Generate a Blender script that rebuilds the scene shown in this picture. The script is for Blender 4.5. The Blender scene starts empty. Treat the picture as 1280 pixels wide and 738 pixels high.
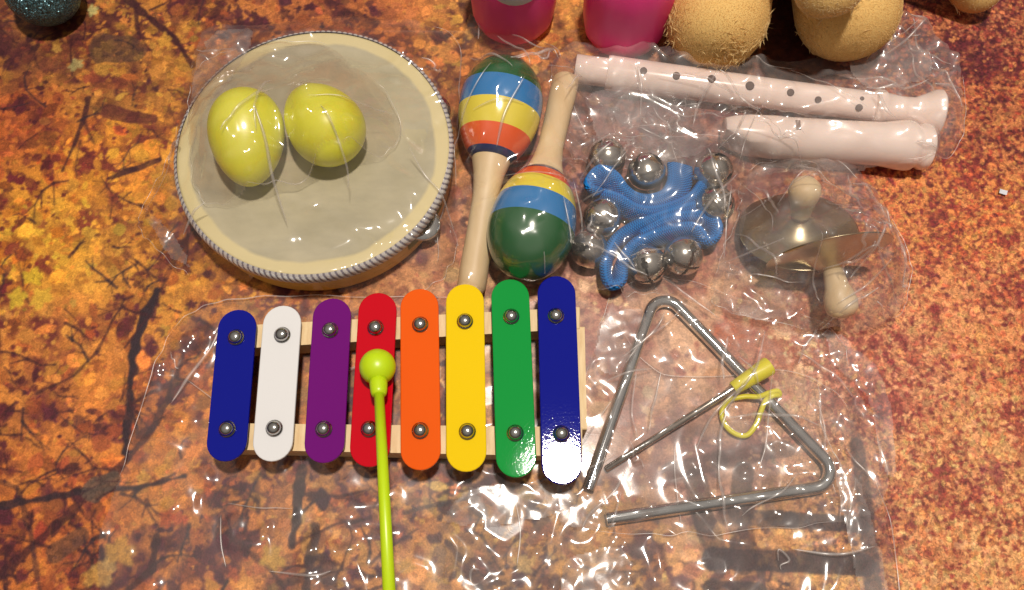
import bpy, math
import numpy as np
from mathutils import Vector, Matrix
from mathutils.bvhtree import BVHTree

# ------------------------------------------------------------------ camera, light, exposure
SC = bpy.context.scene
COL = SC.collection
RNG = np.random.default_rng(7)
TH = math.radians(19.0)          # tilt of the lens away from straight down
FPX = 1100.0                     # focal length in photo pixels
CAMH = 0.52                      # lens height above the cloth, metres

cam = bpy.data.cameras.new('camera')
cam.sensor_width = 36.0
cam.lens = FPX / 1280.0 * 36.0
cam.clip_start = 0.02
cam.clip_end = 20.0
camo = bpy.data.objects.new('camera', cam)
camo.location = (0, 0, CAMH)
camo.rotation_euler = (TH, 0, 0)
COL.objects.link(camo)
SC.camera = camo

world = bpy.data.worlds.new('World')
SC.world = world
world.use_nodes = True
bg = world.node_tree.nodes['Background']
bg.inputs[0].default_value = (1.0, 0.90, 0.80, 1)
_n, _l = world.node_tree.nodes, world.node_tree.links
_tc = _n.new('ShaderNodeTexCoord'); _sp = _n.new('ShaderNodeSeparateXYZ'); _l.new(_tc.outputs['Generated'], _sp.inputs[0])
_mr = _n.new('ShaderNodeMapRange'); _mr.interpolation_type = 'SMOOTHSTEP'
_mr.inputs['From Min'].default_value = 0.15; _mr.inputs['From Max'].default_value = 0.95
_mr.inputs['To Min'].default_value = 0.07; _mr.inputs['To Max'].default_value = 0.36
_l.new(_sp.outputs['Z'], _mr.inputs[0]); _l.new(_mr.outputs[0], bg.inputs[1])

lamp = bpy.data.lights.new('ceiling_lamp', 'AREA')
lamp.shape = 'DISK'
lamp.size = 0.11
lamp.energy = 33.0
lamp.color = (1.0, 0.92, 0.82)
lampo = bpy.data.objects.new('ceiling_lamp', lamp)
lampo.location = (0.125, 0.305, 1.8)
COL.objects.link(lampo)

SC.view_settings.view_transform = 'Standard'
SC.view_settings.look = 'None'
SC.view_settings.gamma = 1.0
SC.view_settings.use_curve_mapping = False
SC.view_settings.exposure = 0.0
SC.render.engine = 'CYCLES'
SC.cycles.use_denoising = True
SC.cycles.max_bounces = 10
SC.cycles.transparent_max_bounces = 24
SC.cycles.caustics_reflective = False
SC.cycles.caustics_refractive = False
SC.cycles.sample_clamp_indirect = 4.0

# ------------------------------------------------------------------ helpers
def P(u, v, z=0.0):
    """Survey: the place at height z that was measured at photo pixel (u, v)."""
    x, y = (u - 640.0) / FPX, (369.0 - v) / FPX
    d = (CAMH - z) / (math.cos(TH) - y * math.sin(TH))
    return Vector((d * x, d * (math.sin(TH) + y * math.cos(TH)), z))

def PXM(u, v, z=0.0):
    """photo pixels per metre there"""
    y = (369.0 - v) / FPX
    return FPX * (math.cos(TH) - y * math.sin(TH)) / (CAMH - z)

def lin(r, g, b):
    f = lambda c: (c / 255 / 12.92) if c / 255 <= 0.04045 else ((c / 255 + 0.055) / 1.055) ** 2.4
    return (f(r), f(g), f(b))

MATS = {}
def mat(name, color, rough=0.5, metal=0.0, spec=0.5, coat=0.0, bump=None, vary=None, sss=0.0, sheen=0.0):
    m = bpy.data.materials.new(name)
    m.use_nodes = True
    nt = m.node_tree
    b = nt.nodes['Principled BSDF']
    b.inputs['Base Color'].default_value = (*color, 1)
    b.inputs['Roughness'].default_value = rough
    b.inputs['Metallic'].default_value = metal
    b.inputs['Specular IOR Level'].default_value = spec
    b.inputs['Coat Weight'].default_value = coat
    b.inputs['Coat Roughness'].default_value = 0.06
    b.inputs['Sheen Weight'].default_value = sheen
    if sss:
        b.inputs['Subsurface Weight'].default_value = sss
        b.inputs['Subsurface Radius'].default_value = (0.004, 0.003, 0.002)
        b.inputs['Subsurface Scale'].default_value = 1.0
    tc = nt.nodes.new('ShaderNodeTexCoord')
    if vary:
        scale, amount, col2, stretch = vary
        mp = nt.nodes.new('ShaderNodeMapping'); mp.inputs['Scale'].default_value = stretch
        nt.links.new(tc.outputs['Object'], mp.inputs['Vector'])
        n = nt.nodes.new('ShaderNodeTexNoise'); n.inputs['Scale'].default_value = scale
        n.inputs['Detail'].default_value = 6; n.inputs['Roughness'].default_value = 0.6
        nt.links.new(mp.outputs[0], n.inputs['Vector'])
        r = nt.nodes.new('ShaderNodeMapRange')
        r.inputs['From Min'].default_value = 0.35; r.inputs['From Max'].default_value = 0.68
        r.inputs['To Max'].default_value = amount
        nt.links.new(n.outputs[0], r.inputs[0])
        mx = nt.nodes.new('ShaderNodeMix'); mx.data_type = 'RGBA'
        mx.inputs[6].default_value = (*color, 1); mx.inputs[7].default_value = (*col2, 1)
        nt.links.new(r.outputs[0], mx.inputs[0])
        nt.links.new(mx.outputs[2], b.inputs['Base Color'])
    if bump:
        scale, dist, strength = bump
        n = nt.nodes.new('ShaderNodeTexNoise'); n.inputs['Scale'].default_value = scale
        n.inputs['Detail'].default_value = 4
        nt.links.new(tc.outputs['Object'], n.inputs['Vector'])
        bp = nt.nodes.new('ShaderNodeBump'); bp.inputs['Distance'].default_value = dist
        bp.inputs['Strength'].default_value = strength
        nt.links.new(n.outputs[0], bp.inputs['Height'])
        nt.links.new(bp.outputs[0], b.inputs['Normal'])
    MATS[name] = m
    return m

def film_mat(name, haze, gloss_rough=0.12, tint=(0.97, 0.95, 0.94), fine=0.10, refl=.08, graze=.5):
    m = bpy.data.materials.new(name); m.use_nodes = True
    nt = m.node_tree; nt.nodes.clear()
    N = nt.nodes.new; L = nt.links.new
    out = N('ShaderNodeOutputMaterial')
    tc = N('ShaderNodeTexCoord')
    nz = N('ShaderNodeTexNoise'); nz.inputs['Scale'].default_value = 190; nz.inputs['Detail'].default_value = 3
    nz.inputs['Distortion'].default_value = 1.2
    L(tc.outputs['Object'], nz.inputs['Vector'])
    bp = N('ShaderNodeBump'); bp.inputs['Distance'].default_value = 0.0006; bp.inputs['Strength'].default_value = fine
    L(nz.outputs[0], bp.inputs['Height'])
    tr = N('ShaderNodeBsdfTransparent'); tr.inputs[0].default_value = (*tint, 1)
    gl = N('ShaderNodeBsdfGlossy'); gl.inputs['Roughness'].default_value = gloss_rough
    L(bp.outputs[0], gl.inputs['Normal'])
    g2 = N('ShaderNodeBsdfGlossy'); g2.inputs['Roughness'].default_value = 0.38
    g2.inputs[0].default_value = (1.0, 0.95, 0.92, 1)
    L(bp.outputs[0], g2.inputs['Normal'])
    df = N('ShaderNodeBsdfTranslucent'); df.inputs[0].default_value = (0.9, 0.86, 0.84, 1)
    dd = N('ShaderNodeBsdfDiffuse'); dd.inputs[0].default_value = (0.9, 0.84, 0.82, 1)
    mh = N('ShaderNodeMixShader'); mh.inputs[0].default_value = 0.2
    L(dd.outputs[0], mh.inputs[1]); L(g2.outputs[0], mh.inputs[2])
    # dusty patches of the film scatter a little more
    nh = N('ShaderNodeTexNoise'); nh.inputs['Scale'].default_value = 28; nh.inputs['Detail'].default_value = 5
    L(tc.outputs['Object'], nh.inputs['Vector'])
    rr = N('ShaderNodeMapRange'); rr.inputs['From Min'].default_value = 0.3; rr.inputs['From Max'].default_value = 0.75
    rr.inputs['To Min'].default_value = haze * 0.4; rr.inputs['To Max'].default_value = haze * 1.6
    L(nh.outputs[0], rr.inputs[0])
    m1 = N('ShaderNodeMixShader'); L(rr.outputs[0], m1.inputs[0]); L(tr.outputs[0], m1.inputs[1]); L(mh.outputs[0], m1.inputs[2])
    # sheet reflectance, the same from both faces of the film
    ge = N('ShaderNodeNewGeometry')
    dt = N('ShaderNodeVectorMath'); dt.operation = 'DOT_PRODUCT'; L(bp.outputs[0], dt.inputs[0]); L(ge.outputs['Incoming'], dt.inputs[1])
    ab = N('ShaderNodeMath'); ab.operation = 'ABSOLUTE'; L(dt.outputs['Value'], ab.inputs[0])
    om = N('ShaderNodeMath'); om.operation = 'SUBTRACT'; om.inputs[0].default_value = 1.0; om.use_clamp = True; L(ab.outputs[0], om.inputs[1])
    pw = N('ShaderNodeMath'); pw.operation = 'POWER'; pw.inputs[1].default_value = 4.5; L(om.outputs[0], pw.inputs[0])
    k = N('ShaderNodeMath'); k.operation = 'MULTIPLY_ADD'; k.inputs[1].default_value = graze; k.inputs[2].default_value = refl; L(pw.outputs[0], k.inputs[0])
    m2 = N('ShaderNodeMixShader'); L(k.outputs[0], m2.inputs[0]); L(m1.outputs[0], m2.inputs[1]); L(gl.outputs[0], m2.inputs[2])
    L(m2.outputs[0], out.inputs[0])
    return m

ORIGIN = {}
def tag(o, label=None, cat=None, group=None, kind=None):
    if label: o['label'] = label
    if cat: o['category'] = cat
    if group: o['group'] = group
    if kind: o['kind'] = kind
    return o

def thing(name, label, cat, loc, group=None):
    o = bpy.data.objects.new(name, None)
    o.empty_display_size = 0.01
    COL.objects.link(o)
    o.location = loc
    ORIGIN[o] = Vector(loc)
    return tag(o, label, cat, group)

def make_mesh(name, verts, faces, mats, smooth=True, midx=None, origin=(0, 0, 0)):
    me = bpy.data.meshes.new(name)
    v = np.asarray(verts, float) - np.asarray(origin, float)
    me.from_pydata(v.tolist(), [], [list(map(int, f)) for f in faces])
    for m in (mats if isinstance(mats, (list, tuple)) else [mats]):
        me.materials.append(m)
    if midx is not None:
        me.polygons.foreach_set('material_index', np.asarray(midx, np.int32))
    if smooth:
        me.polygons.foreach_set('use_smooth', np.ones(len(me.polygons), bool))
    me.update()
    return me

def part(name, geo, mats, parent=None, smooth=True, midx=None, sharp=None):
    """One mesh object; world coordinates in, local to its thing's base out."""
    verts, faces = geo
    if parent is None:
        v = np.asarray(verts, float)
        org = Vector((float(v[:, 0].mean()), float(v[:, 1].mean()), float(v[:, 2].min())))
    else:
        org = ORIGIN[parent]
    me = make_mesh(name, verts, faces, mats, smooth, midx, org)
    if sharp is not None and smooth:
        me.set_sharp_from_angle(angle=math.radians(sharp))
    o = bpy.data.objects.new(name, me)
    COL.objects.link(o)
    ORIGIN[o] = org
    if parent is not None:
        o.parent = parent
    else:
        o.location = org
    return o

def frame_of(d):
    d = Vector(d).normalized()
    a = Vector((0, 0, 1)) if abs(d.z) < 0.9 else Vector((0, 1, 0))
    s = d.cross(a).normalized()
    t = s.cross(d).normalized()
    return s, t, d

def lathe(profile, origin, axis, segs=40, roll=None):
    """profile: list of (along, radius); closed with fans at both ends."""
    s, t, d = frame_of(axis)
    o = Vector(origin)
    vs, fs = [], []
    n = len(profile)
    for (a, r) in profile:
        for k in range(segs):
            an = 2 * math.pi * k / segs
            vs.append(o + d * a + (s * math.cos(an) + t * math.sin(an)) * r)
    for i in range(n - 1):
        for k in range(segs):
            k2 = (k + 1) % segs
            fs.append((i * segs + k, i * segs + k2, (i + 1) * segs + k2, (i + 1) * segs + k))
    if profile[0][1] > 1e-6:
        fs.append(tuple(range(segs - 1, -1, -1)))
    if profile[-1][1] > 1e-6:
        fs.append(tuple((n - 1) * segs + k for k in range(segs)))
    return [tuple(v) for v in vs], fs

def catmull(pts, per=10, closed=False):
    p = [Vector(q) for q in pts]
    n = len(p); out = []
    rng = range(n if closed else n - 1)
    for i in rng:
        p0 = p[(i - 1) % n] if closed or i > 0 else p[0] * 2 - p[1]
        p1, p2 = p[i], p[(i + 1) % n]
        p3 = p[(i + 2) % n] if closed or i + 2 < n else p2 * 2 - p1
        for k in range(per):
            t = k / per
            out.append(0.5 * ((2 * p1) + (p2 - p0) * t + (2 * p0 - 5 * p1 + 4 * p2 - p3) * t * t + (3 * p1 - p0 - 3 * p2 + p3) * t ** 3))
    if not closed: out.append(p[-1])
    return out

def tube(path, rad, segs=14, closed=False):
    path = [Vector(p) for p in path]
    n = len(path)
    rad = rad if isinstance(rad, (list, tuple)) else [rad] * n
    tan = []
    for i in range(n):
        a = path[(i - 1) % n] if closed or i > 0 else path[i]
        b = path[(i + 1) % n] if closed or i < n - 1 else path[i]
        tan.append((b - a).normalized())
    s, t, _ = frame_of(tan[0])
    vs, fs = [], []
    for i in range(n):
        s = (s - tan[i] * s.dot(tan[i])).normalized()
        t = tan[i].cross(s)
        for k in range(segs):
            an = 2 * math.pi * k / segs
            vs.append(tuple(path[i] + (s * math.cos(an) + t * math.sin(an)) * rad[i]))
    for i in range(n if closed else n - 1):
        j = (i + 1) % n
        for k in range(segs):
            k2 = (k + 1) % segs
            fs.append((i * segs + k, i * segs + k2, j * segs + k2, j * segs + k))
    if not closed:
        fs.append(tuple(range(segs - 1, -1, -1)))
        fs.append(tuple((n - 1) * segs + k for k in range(segs)))
    return vs, fs

def join(*geos):
    vs, fs = [], []
    for v, f in geos:
        o = len(vs)
        vs += list(v)
        fs += [tuple(i + o for i in q) for q in f]
    return vs, fs

def prism(corners, z0, z1, bev=0.0):
    """Vertical prism on a convex corner list with a small chamfer on the top edge."""
    n = len(corners)
    c = sum((Vector(p).xy for p in corners), Vector((0, 0))) / n
    ring = lambda k, z: [tuple((*(c + (Vector(p).xy - c) * k), z)) for p in corners]
    size = max((Vector(p).xy - c).length for p in corners)
    rows = [ring(1, z0), ring(1, z1 - bev), ring(1 - bev / size, z1)] if bev else [ring(1, z0), ring(1, z1)]
    vs = [v for r in rows for v in r]
    fs = []
    for i in range(len(rows) - 1):
        for k in range(n):
            k2 = (k + 1) % n
            fs.append((i * n + k, i * n + k2, (i + 1) * n + k2, (i + 1) * n + k))
    fs.append(tuple(range(n - 1, -1, -1)))
    fs.append(tuple((len(rows) - 1) * n + k for k in range(n)))
    return vs, fs

def smooth_field(shape, sigma, rng=RNG):
    """Gaussian-filtered random field, unit deviation; sigma in cells."""
    f = np.fft.rfft2(rng.normal(size=shape))
    ky = np.fft.fftfreq(shape[0])[:, None]; kx = np.fft.rfftfreq(shape[1])[None, :]
    f *= np.exp(-2 * (math.pi * sigma) ** 2 * (kx ** 2 + ky ** 2))
    g = np.fft.irfft2(f, s=shape)
    return (g - g.mean()) / (g.std() + 1e-12)

# ------------------------------------------------------------------ the printed cloth everything lies on
def build_cloth():
    res = 0.00075
    x0, x1, y0, y1 = -0.40, 0.40, -0.04, 0.44
    W, H = int((x1 - x0) / res) + 1, int((y1 - y0) / res) + 1
    rng = np.random.default_rng(21)
    xs = x0 + np.arange(W) * res; ys = y0 + np.arange(H) * res
    X, Y = np.meshgrid(xs, ys)
    wp = lambda u, v: P(u, v, 0).xy
    # colour of the print in different parts of the scene it shows: (u, v, reach, mid, light, dark)
    R = [
        (60, 60, .05, (116, 62, 34), (158, 112, 44), (78, 40, 32)),
        (20, 150, .04, (134, 66, 34), (170, 96, 40), (86, 38, 32)),
        (150, 110, .04, (140, 86, 40), (176, 130, 50), (84, 48, 36)),
        (120, 200, .05, (172, 98, 34), (196, 138, 40), (112, 48, 32)),
        (70, 300, .05, (188, 124, 34), (208, 164, 48), (128, 56, 32)),
        (180, 330, .05, (170, 112, 40), (198, 150, 52), (108, 56, 38)),
        (60, 430, .05, (160, 90, 38), (190, 132, 52), (106, 48, 36)),
        (150, 520, .06, (164, 88, 42), (196, 132, 52), (96, 46, 40)),
        (60, 680, .06, (146, 74, 38), (184, 114, 44), (86, 38, 36)),
        (240, 650, .06, (160, 90, 46), (196, 140, 62), (90, 46, 44)),
        (430, 660, .06, (152, 94, 56), (192, 146, 74), (84, 48, 52)),
        (620, 680, .05, (150, 92, 60), (196, 144, 78), (82, 46, 54)),
        (760, 690, .04, (166, 106, 60), (204, 152, 84), (94, 54, 52)),
        (450, 15, .05, (136, 76, 42), (176, 112, 54), (82, 42, 38)),
        (620, 30, .05, (158, 92, 48), (196, 132, 62), (92, 48, 40)),
        (700, 30, .04, (160, 92, 48), (200, 140, 64), (96, 48, 38)),
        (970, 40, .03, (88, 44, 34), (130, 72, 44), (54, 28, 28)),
        (800, 160, .05, (150, 90, 74), (178, 120, 96), (96, 54, 58)),
        (800, 450, .06, (198, 140, 108), (222, 176, 138), (158, 92, 80)),
        (950, 450, .06, (206, 148, 110), (230, 186, 144), (184, 106, 80)),
        (900, 570, .05, (186, 132, 110), (214, 168, 136), (134, 88, 86)),
        (980, 690, .05, (176, 114, 72), (208, 152, 92), (96, 56, 54)),
        (1200, 60, .05, (140, 64, 46), (196, 128, 76), (86, 30, 38)),
        (1260, 140, .05, (156, 70, 44), (208, 140, 76), (98, 34, 38)),
        (1200, 260, .05, (188, 96, 50), (222, 156, 76), (124, 42, 40)),
        (1250, 400, .06, (190, 106, 60), (226, 164, 94), (132, 52, 46)),
        (1120, 480, .05, (190, 112, 72), (220, 164, 104), (142, 62, 52)),
        (1200, 560, .05, (196, 122, 70), (226, 176, 104), (142, 62, 50)),
        (1220, 690, .06, (206, 140, 74), (230, 184, 108), (146, 62, 46)),
    ]
    wsum = np.zeros((H, W)); mid = np.zeros((H, W, 3)); lig = np.zeros((H, W, 3)); drk = np.zeros((H, W, 3))
    for (u, v, rad, a, b, c) in R:
        if u < 500: a, b, c = [(q[0] * 1.0, q[1] * .90, q[2] * .95) for q in (a, b)] + [(c[0] * 1.0, c[1] * .72, c[2] + 5)]
        elif u > 1050: a, b, c = [(q[0] * 1.0, q[1] * .92, q[2] * 1.0) for q in (a, b, c)]
        p = wp(u, v)
        w = 1.0 / (1e-4 + ((X - p.x) ** 2 + (Y - p.y) ** 2) / rad ** 2) ** 2
        wsum += w
        mid += w[..., None] * np.array(lin(*a)); lig += w[..., None] * np.array(lin(*b)); drk += w[..., None] * np.array(lin(*c))
    mid /= wsum[..., None]; lig /= wsum[..., None]; drk /= wsum[..., None]
    # the finely littered ground on one side of the print
    def gate(u, v, rx, ry):
        p = wp(u, v)
        return np.exp(-(((X - p.x) / rx) ** 2 + ((Y - p.y) / ry) ** 2))
    speck = np.clip(1.5 * (gate(1240, 100, .08, .12) + gate(1240, 300, .09, .12) + gate(1230, 480, .10, .10) + gate(1230, 680, .09, .10)), 0, 1)
    plain = np.clip(1.3 * (gate(840, 450, .07, .05) + gate(960, 440, .06, .05) + gate(930, 560, .07, .03)), 0, 1)
    img = mid.copy()
    n1 = smooth_field((H, W), 9, rng); n2 = smooth_field((H, W), 3, rng); n3 = smooth_field((H, W), 22, rng)
    t = np.clip(0.5 + 0.34 * n1 + 0.22 * n2 + 0.26 * n3, 0, 1)[..., None]
    lig *= np.where(X > .2, .86, 1.12)[..., None]; drk *= np.where(X > .05, .88, .72)[..., None]
    img = drk * (1 - t) + lig * t
    img = img * 0.8 + mid * 0.2

    def stamp(cx, cy, a, b, ang, col, alpha, kind=0):
        i, j = (cy - y0) / res, (cx - x0) / res
        r = int(max(a, b) / res) + 2
        i0, i1, j0, j1 = int(i) - r, int(i) + r + 1, int(j) - r, int(j) + r + 1
        if i0 < 0 or j0 < 0 or i1 >= H or j1 >= W: return
        yy, xx = np.mgrid[i0:i1, j0:j1]
        dx, dy = (xx - j) * res, (yy - i) * res
        c, s = math.cos(ang), math.sin(ang)
        p, q = (dx * c + dy * s) / a, (-dx * s + dy * c) / b
        if kind == 0:                                    # pointed leaf
            m = 1 - np.abs(q) - p * p
        elif kind == 1:                                  # lobed leaf
            th = np.arctan2(q, p)
            m = (0.84 + 0.13 * np.cos(5 * th) + .07 * np.cos(3 * th + 40 * a * 100) + .06 * np.cos(9 * th + 1)) - np.sqrt(p * p + q * q)
        else:
            m = 1 - (p * p + q * q)
        m = np.clip(m * 4.0, 0, 1)[..., None] * alpha
        img[i0:i1, j0:j1] = img[i0:i1, j0:j1] * (1 - m) + np.asarray(col) * m

    def local(arr, cx, cy):
        return arr[min(max(int((cy - y0) / res), 0), H - 1), min(max(int((cx - x0) / res), 0), W - 1)]

    clump = smooth_field((H, W), 16, rng)
    for k in range(40000):
        cx, cy = rng.uniform(x0, x1), rng.uniform(y0, y1)
        sp, pl = local(speck, cx, cy), local(plain, cx, cy)
        if rng.random() < pl * 0.85: continue
        fine = rng.random() < sp
        cl = local(clump, cx, cy)
        f = rng.random() + 0.34 * cl
        if f < 0.29: col = local(drk, cx, cy)
        elif f < 0.60: col = local(mid, cx, cy)
        else: col = local(lig, cx, cy)
        col = np.clip(col * rng.uniform(0.6, 1.3) * (1 + rng.normal(0, .09, 3)), 0, 1)
        if fine:
            a = rng.uniform(.0012, .0034); stamp(cx, cy, a, a * rng.uniform(.35, .8), rng.uniform(0, math.pi), col, rng.uniform(.6, 1), 2)
        else:
            if rng.random() < .45: continue
            big = rng.random() ** 3
            a = .0016 + .0065 * big
            stamp(cx, cy, a, a * rng.uniform(.4, .95), rng.uniform(0, math.pi), col, rng.uniform(.6, 1), int(rng.random() < .35))
    # extra fine litter where the print is densest
    for k in range(16000):
        cx, cy = rng.uniform(.14, x1), rng.uniform(y0, y1)
        if rng.random() > local(speck, cx, cy): continue
        f = rng.random() + 0.16 * local(clump, cx, cy)
        col = local(drk if f < .34 else (mid if f < .58 else lig), cx, cy)
        col = np.clip(col * rng.uniform(0.75, 1.25) * (1 + rng.normal(0, .08, 3)), 0, 1)
        a = rng.uniform(.0010, .0026)
        stamp(cx, cy, a, a * rng.uniform(.35, .7), rng.uniform(0, math.pi), col, rng.uniform(.7, 1), 2)

    def stroke(pts, w0, w1, col, alpha):
        pts = [wp(*p) for p in pts]
        n = len(pts) - 1
        for k in range(n):
            a, b = pts[k], pts[k + 1]
            wa, wb = w0 + (w1 - w0) * k / n, w0 + (w1 - w0) * (k + 1) / n
            m = max(wa, wb) + .002
            j0 = max(int((min(a.x, b.x) - m - x0) / res), 0); j1 = min(int((max(a.x, b.x) + m - x0) / res) + 1, W)
            i0 = max(int((min(a.y, b.y) - m - y0) / res), 0); i1 = min(int((max(a.y, b.y) + m - y0) / res) + 1, H)
            if j1 <= j0 or i1 <= i0: continue
            xx, yy = X[i0:i1, j0:j1], Y[i0:i1, j0:j1]
            d = b - a
            t = np.clip(((xx - a.x) * d.x + (yy - a.y) * d.y) / max(d.length_squared, 1e-9), 0, 1)
            dist = np.hypot(xx - a.x - t * d.x, yy - a.y - t * d.y)
            w = (wa + (wb - wa) * t) * (1 + (.25 if w0 < .004 else .05) * n2[i0:i1, j0:j1])
            mk = np.clip((w - dist) / .0007 + .4, 0, 1)[..., None] * alpha * np.clip(1.1 + .2 * n1[i0:i1, j0:j1, None], .5, 1)
            img[i0:i1, j0:j1] = img[i0:i1, j0:j1] * (1 - mk) + np.asarray(col) * mk

    bark = np.array(lin(56, 18, 26)); bark2 = np.array(lin(44, 26, 34))
    hand = [
        ([(160, 0), (185, 20), (212, 42), (228, 62), (240, 82)], .0024, .0014, bark, .85),
        ([(168, 8), (172, 40), (186, 62)], .0012, .0008, bark, .8),
        ([(110, 122), (104, 148), (92, 180), (77, 213)], .0014, .0008, bark, .8),
        ([(104, 150), (118, 182)], .001, .0006, bark, .7),
        ([(92, 60), (60, 80), (30, 100), (0, 116)], .006, .003, np.array(lin(100, 46, 34)), .45),
        ([(134, 222), (165, 210), (198, 198)], .0012, .0018, bark, .85),
        ([(135, 138), (165, 146), (190, 148)], .0045, .003, np.array(lin(88, 36, 32)), .75),
        ([(120, 100), (150, 104), (175, 108)], .004, .003, np.array(lin(104, 42, 32)), .6),
        ([(130, 58), (165, 62)], .010, .008, np.array(lin(80, 54, 40)), .7),
        ([(197, 362), (178, 400), (166, 440), (162, 480), (158, 530), (156, 566)], .0026, .0018, bark2, .9),
        ([(228, 440), (210, 495), (190, 535), (160, 572), (120, 612), (70, 655), (0, 718)], .0016, .0022, bark, .75),
        ([(0, 632), (60, 622), (118, 612), (170, 610), (230, 595)], .0018, .001, bark2, .85),
        ([(0, 602), (20, 610), (36, 660), (48, 738)], .0016, .0012, bark2, .6),
        ([(165, 505), (188, 490), (222, 480)], .001, .0007, bark, .7),
        ([(140, 400), (120, 440), (90, 470), (45, 492)], .001, .0007, bark, .7),
        ([(160, 480), (150, 500), (140, 520)], .001, .0006, bark, .7),
        ([(118, 612), (140, 600)], .006, .004, np.array(lin(84, 66, 56)), .8),
        ([(70, 690), (100, 670)], .005, .004, np.array(lin(88, 56, 42)), .7),
        ([(195, 670), (190, 712), (160, 738)], .0018, .0014, bark, .8),
        ([(376, 590), (372, 640), (364, 682)], .0026, .002, bark2, .85),
        ([(372, 645), (388, 630), (405, 615)], .0012, .0008, bark2, .8),
        ([(382, 618), (430, 620), (462, 612)], .001, .0007, bark, .8),
        ([(364, 682), (392, 668), (420, 655), (450, 650)], .001, .0006, bark, .7),
        ([(395, 660), (388, 700), (382, 738)], .0026, .002, bark2, .75),
        ([(285, 665), (310, 690), (340, 715), (355, 738)], .0012, .0012, bark, .7),
        ([(320, 600), (322, 640)], .0018, .001, bark, .7),
        ([(505, 640), (550, 630), (600, 620)], .0012, .0008, bark2, .7),
        ([(560, 680), (585, 710), (600, 738)], .0018, .0014, bark2, .7),
        ([(585, 590), (590, 620), (588, 650)], .0014, .001, bark, .7),
        ([(560, 700), (610, 715)], .008, .005, np.array(lin(84, 52, 50)), .5),
        ([(640, 610), (634, 650), (626, 670)], .0012, .0008, bark, .7),
        ([(400, 710), (410, 718)], .006, .005, np.array(lin(66, 44, 50)), .7),
        ([(340, 738), (400, 712)], .003, .002, bark2, .5),
        ([(0, 40), (30, 70), (90, 90)], .007, .003, np.array(lin(90, 42, 36)), .4),
        ([(0, 5), (50, 30), (100, 40)], .008, .004, np.array(lin(96, 44, 36)), .4),
        ([(230, 300), (205, 350), (195, 380)], .0014, .001, bark, .6),
        ([(410, 0), (430, 14), (470, 26)], .003, .002, bark, .6),
        ([(585, 0), (590, 25)], .006, .004, np.array(lin(70, 36, 32)), .6),
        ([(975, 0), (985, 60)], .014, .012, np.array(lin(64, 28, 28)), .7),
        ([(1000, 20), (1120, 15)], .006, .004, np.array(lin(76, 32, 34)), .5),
        ([(1130, 0), (1160, 10)], .0014, .001, bark, .7),
    ]
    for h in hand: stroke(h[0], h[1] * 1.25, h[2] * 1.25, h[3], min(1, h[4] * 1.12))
    for k in range(330):   # small twigs of the woodland half
        u, v = rng.uniform(0, 740), rng.choice([rng.uniform(380, 738), rng.uniform(0, 380)])
        if u > 250 and v < 580: continue
        an = rng.uniform(0, 2 * math.pi); L = rng.uniform(25, 80)
        pts = [(u, v)]
        for q in range(4):
            an += rng.normal(0, .35)
            pts.append((pts[-1][0] + math.cos(an) * L / 4, pts[-1][1] + math.sin(an) * L / 4))
        c = bark if rng.random() < .7 else bark2; wd = rng.uniform(.0006, .0013)
        stroke(pts, wd, wd * .5, c, .85)
        for q in (1, 2, 3):
            if rng.random() < .6:
                b2 = an + rng.choice([-1, 1]) * rng.uniform(.4, 1.0); l2 = L * rng.uniform(.2, .4)
                stroke([pts[q], (pts[q][0] + math.cos(b2) * l2, pts[q][1] + math.sin(b2) * l2)], wd * .6, wd * .4, c, .8)
    # dark plank seat shown in the print
    plank = np.array(lin(50, 30, 38)); post = np.array(lin(66, 36, 42))
    stroke([(890, 698), (985, 702), (1082, 706)], .0062, .0062, plank, .95)
    stroke([(905, 646), (990, 650), (1078, 656)], .0048, .0048, plank, .9)
    stroke([(890, 736), (950, 740)], .005, .005, plank, .9)
    stroke([(840, 590), (900, 575), (985, 560)], .006, .005, plank, .6)
    stroke([(850, 545), (930, 535)], .006, .004, plank, .35)
    stroke([(870, 600), (880, 650), (900, 700)], .007, .007, plank, .75)
    stroke([(930, 590), (925, 640), (930, 700)], .006, .008, plank, .8)
    stroke([(960, 560), (965, 640)], .004, .006, plank, .35)
    stroke([(1072, 555), (1084, 640), (1092, 740)], .0042, .005, post, .8)
    stroke([(1066, 500), (1072, 555)], .003, .004, post, .4)
    stroke([(820, 380), (835, 450), (845, 520)], .003, .004, np.array(lin(120, 86, 84)), .4)
    for (u, v, l) in [(940, 400, 30), (990, 420, 50), (1040, 440, 60), (905, 385, 26), (1010, 470, 40), (960, 470, 40), (760, 440, 60), (790, 500, 50), (870, 430, 30)]:
        stroke([(u, v), (u + 3, v + l * .5), (u - 1, v + l)], .0014, .0009, np.array(lin(172, 76, 52)), .5)
    for (u, v, r, c) in [(760, 470, .012, (158, 74, 60)), (745, 430, .008, (150, 70, 60)), (905, 420, .006, (196, 98, 52)), (1225, 75, .008, (100, 36, 40)), (1245, 590, .004, (130, 50, 56)), (1170, 390, .003, (130, 40, 40))]:
        p = wp(u, v)
        for k in range(18):
            stamp(p.x + rng.normal(0, r), p.y + rng.normal(0, r), .0026, .0018, rng.uniform(0, 3), lin(*c), .55, 2)
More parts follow.
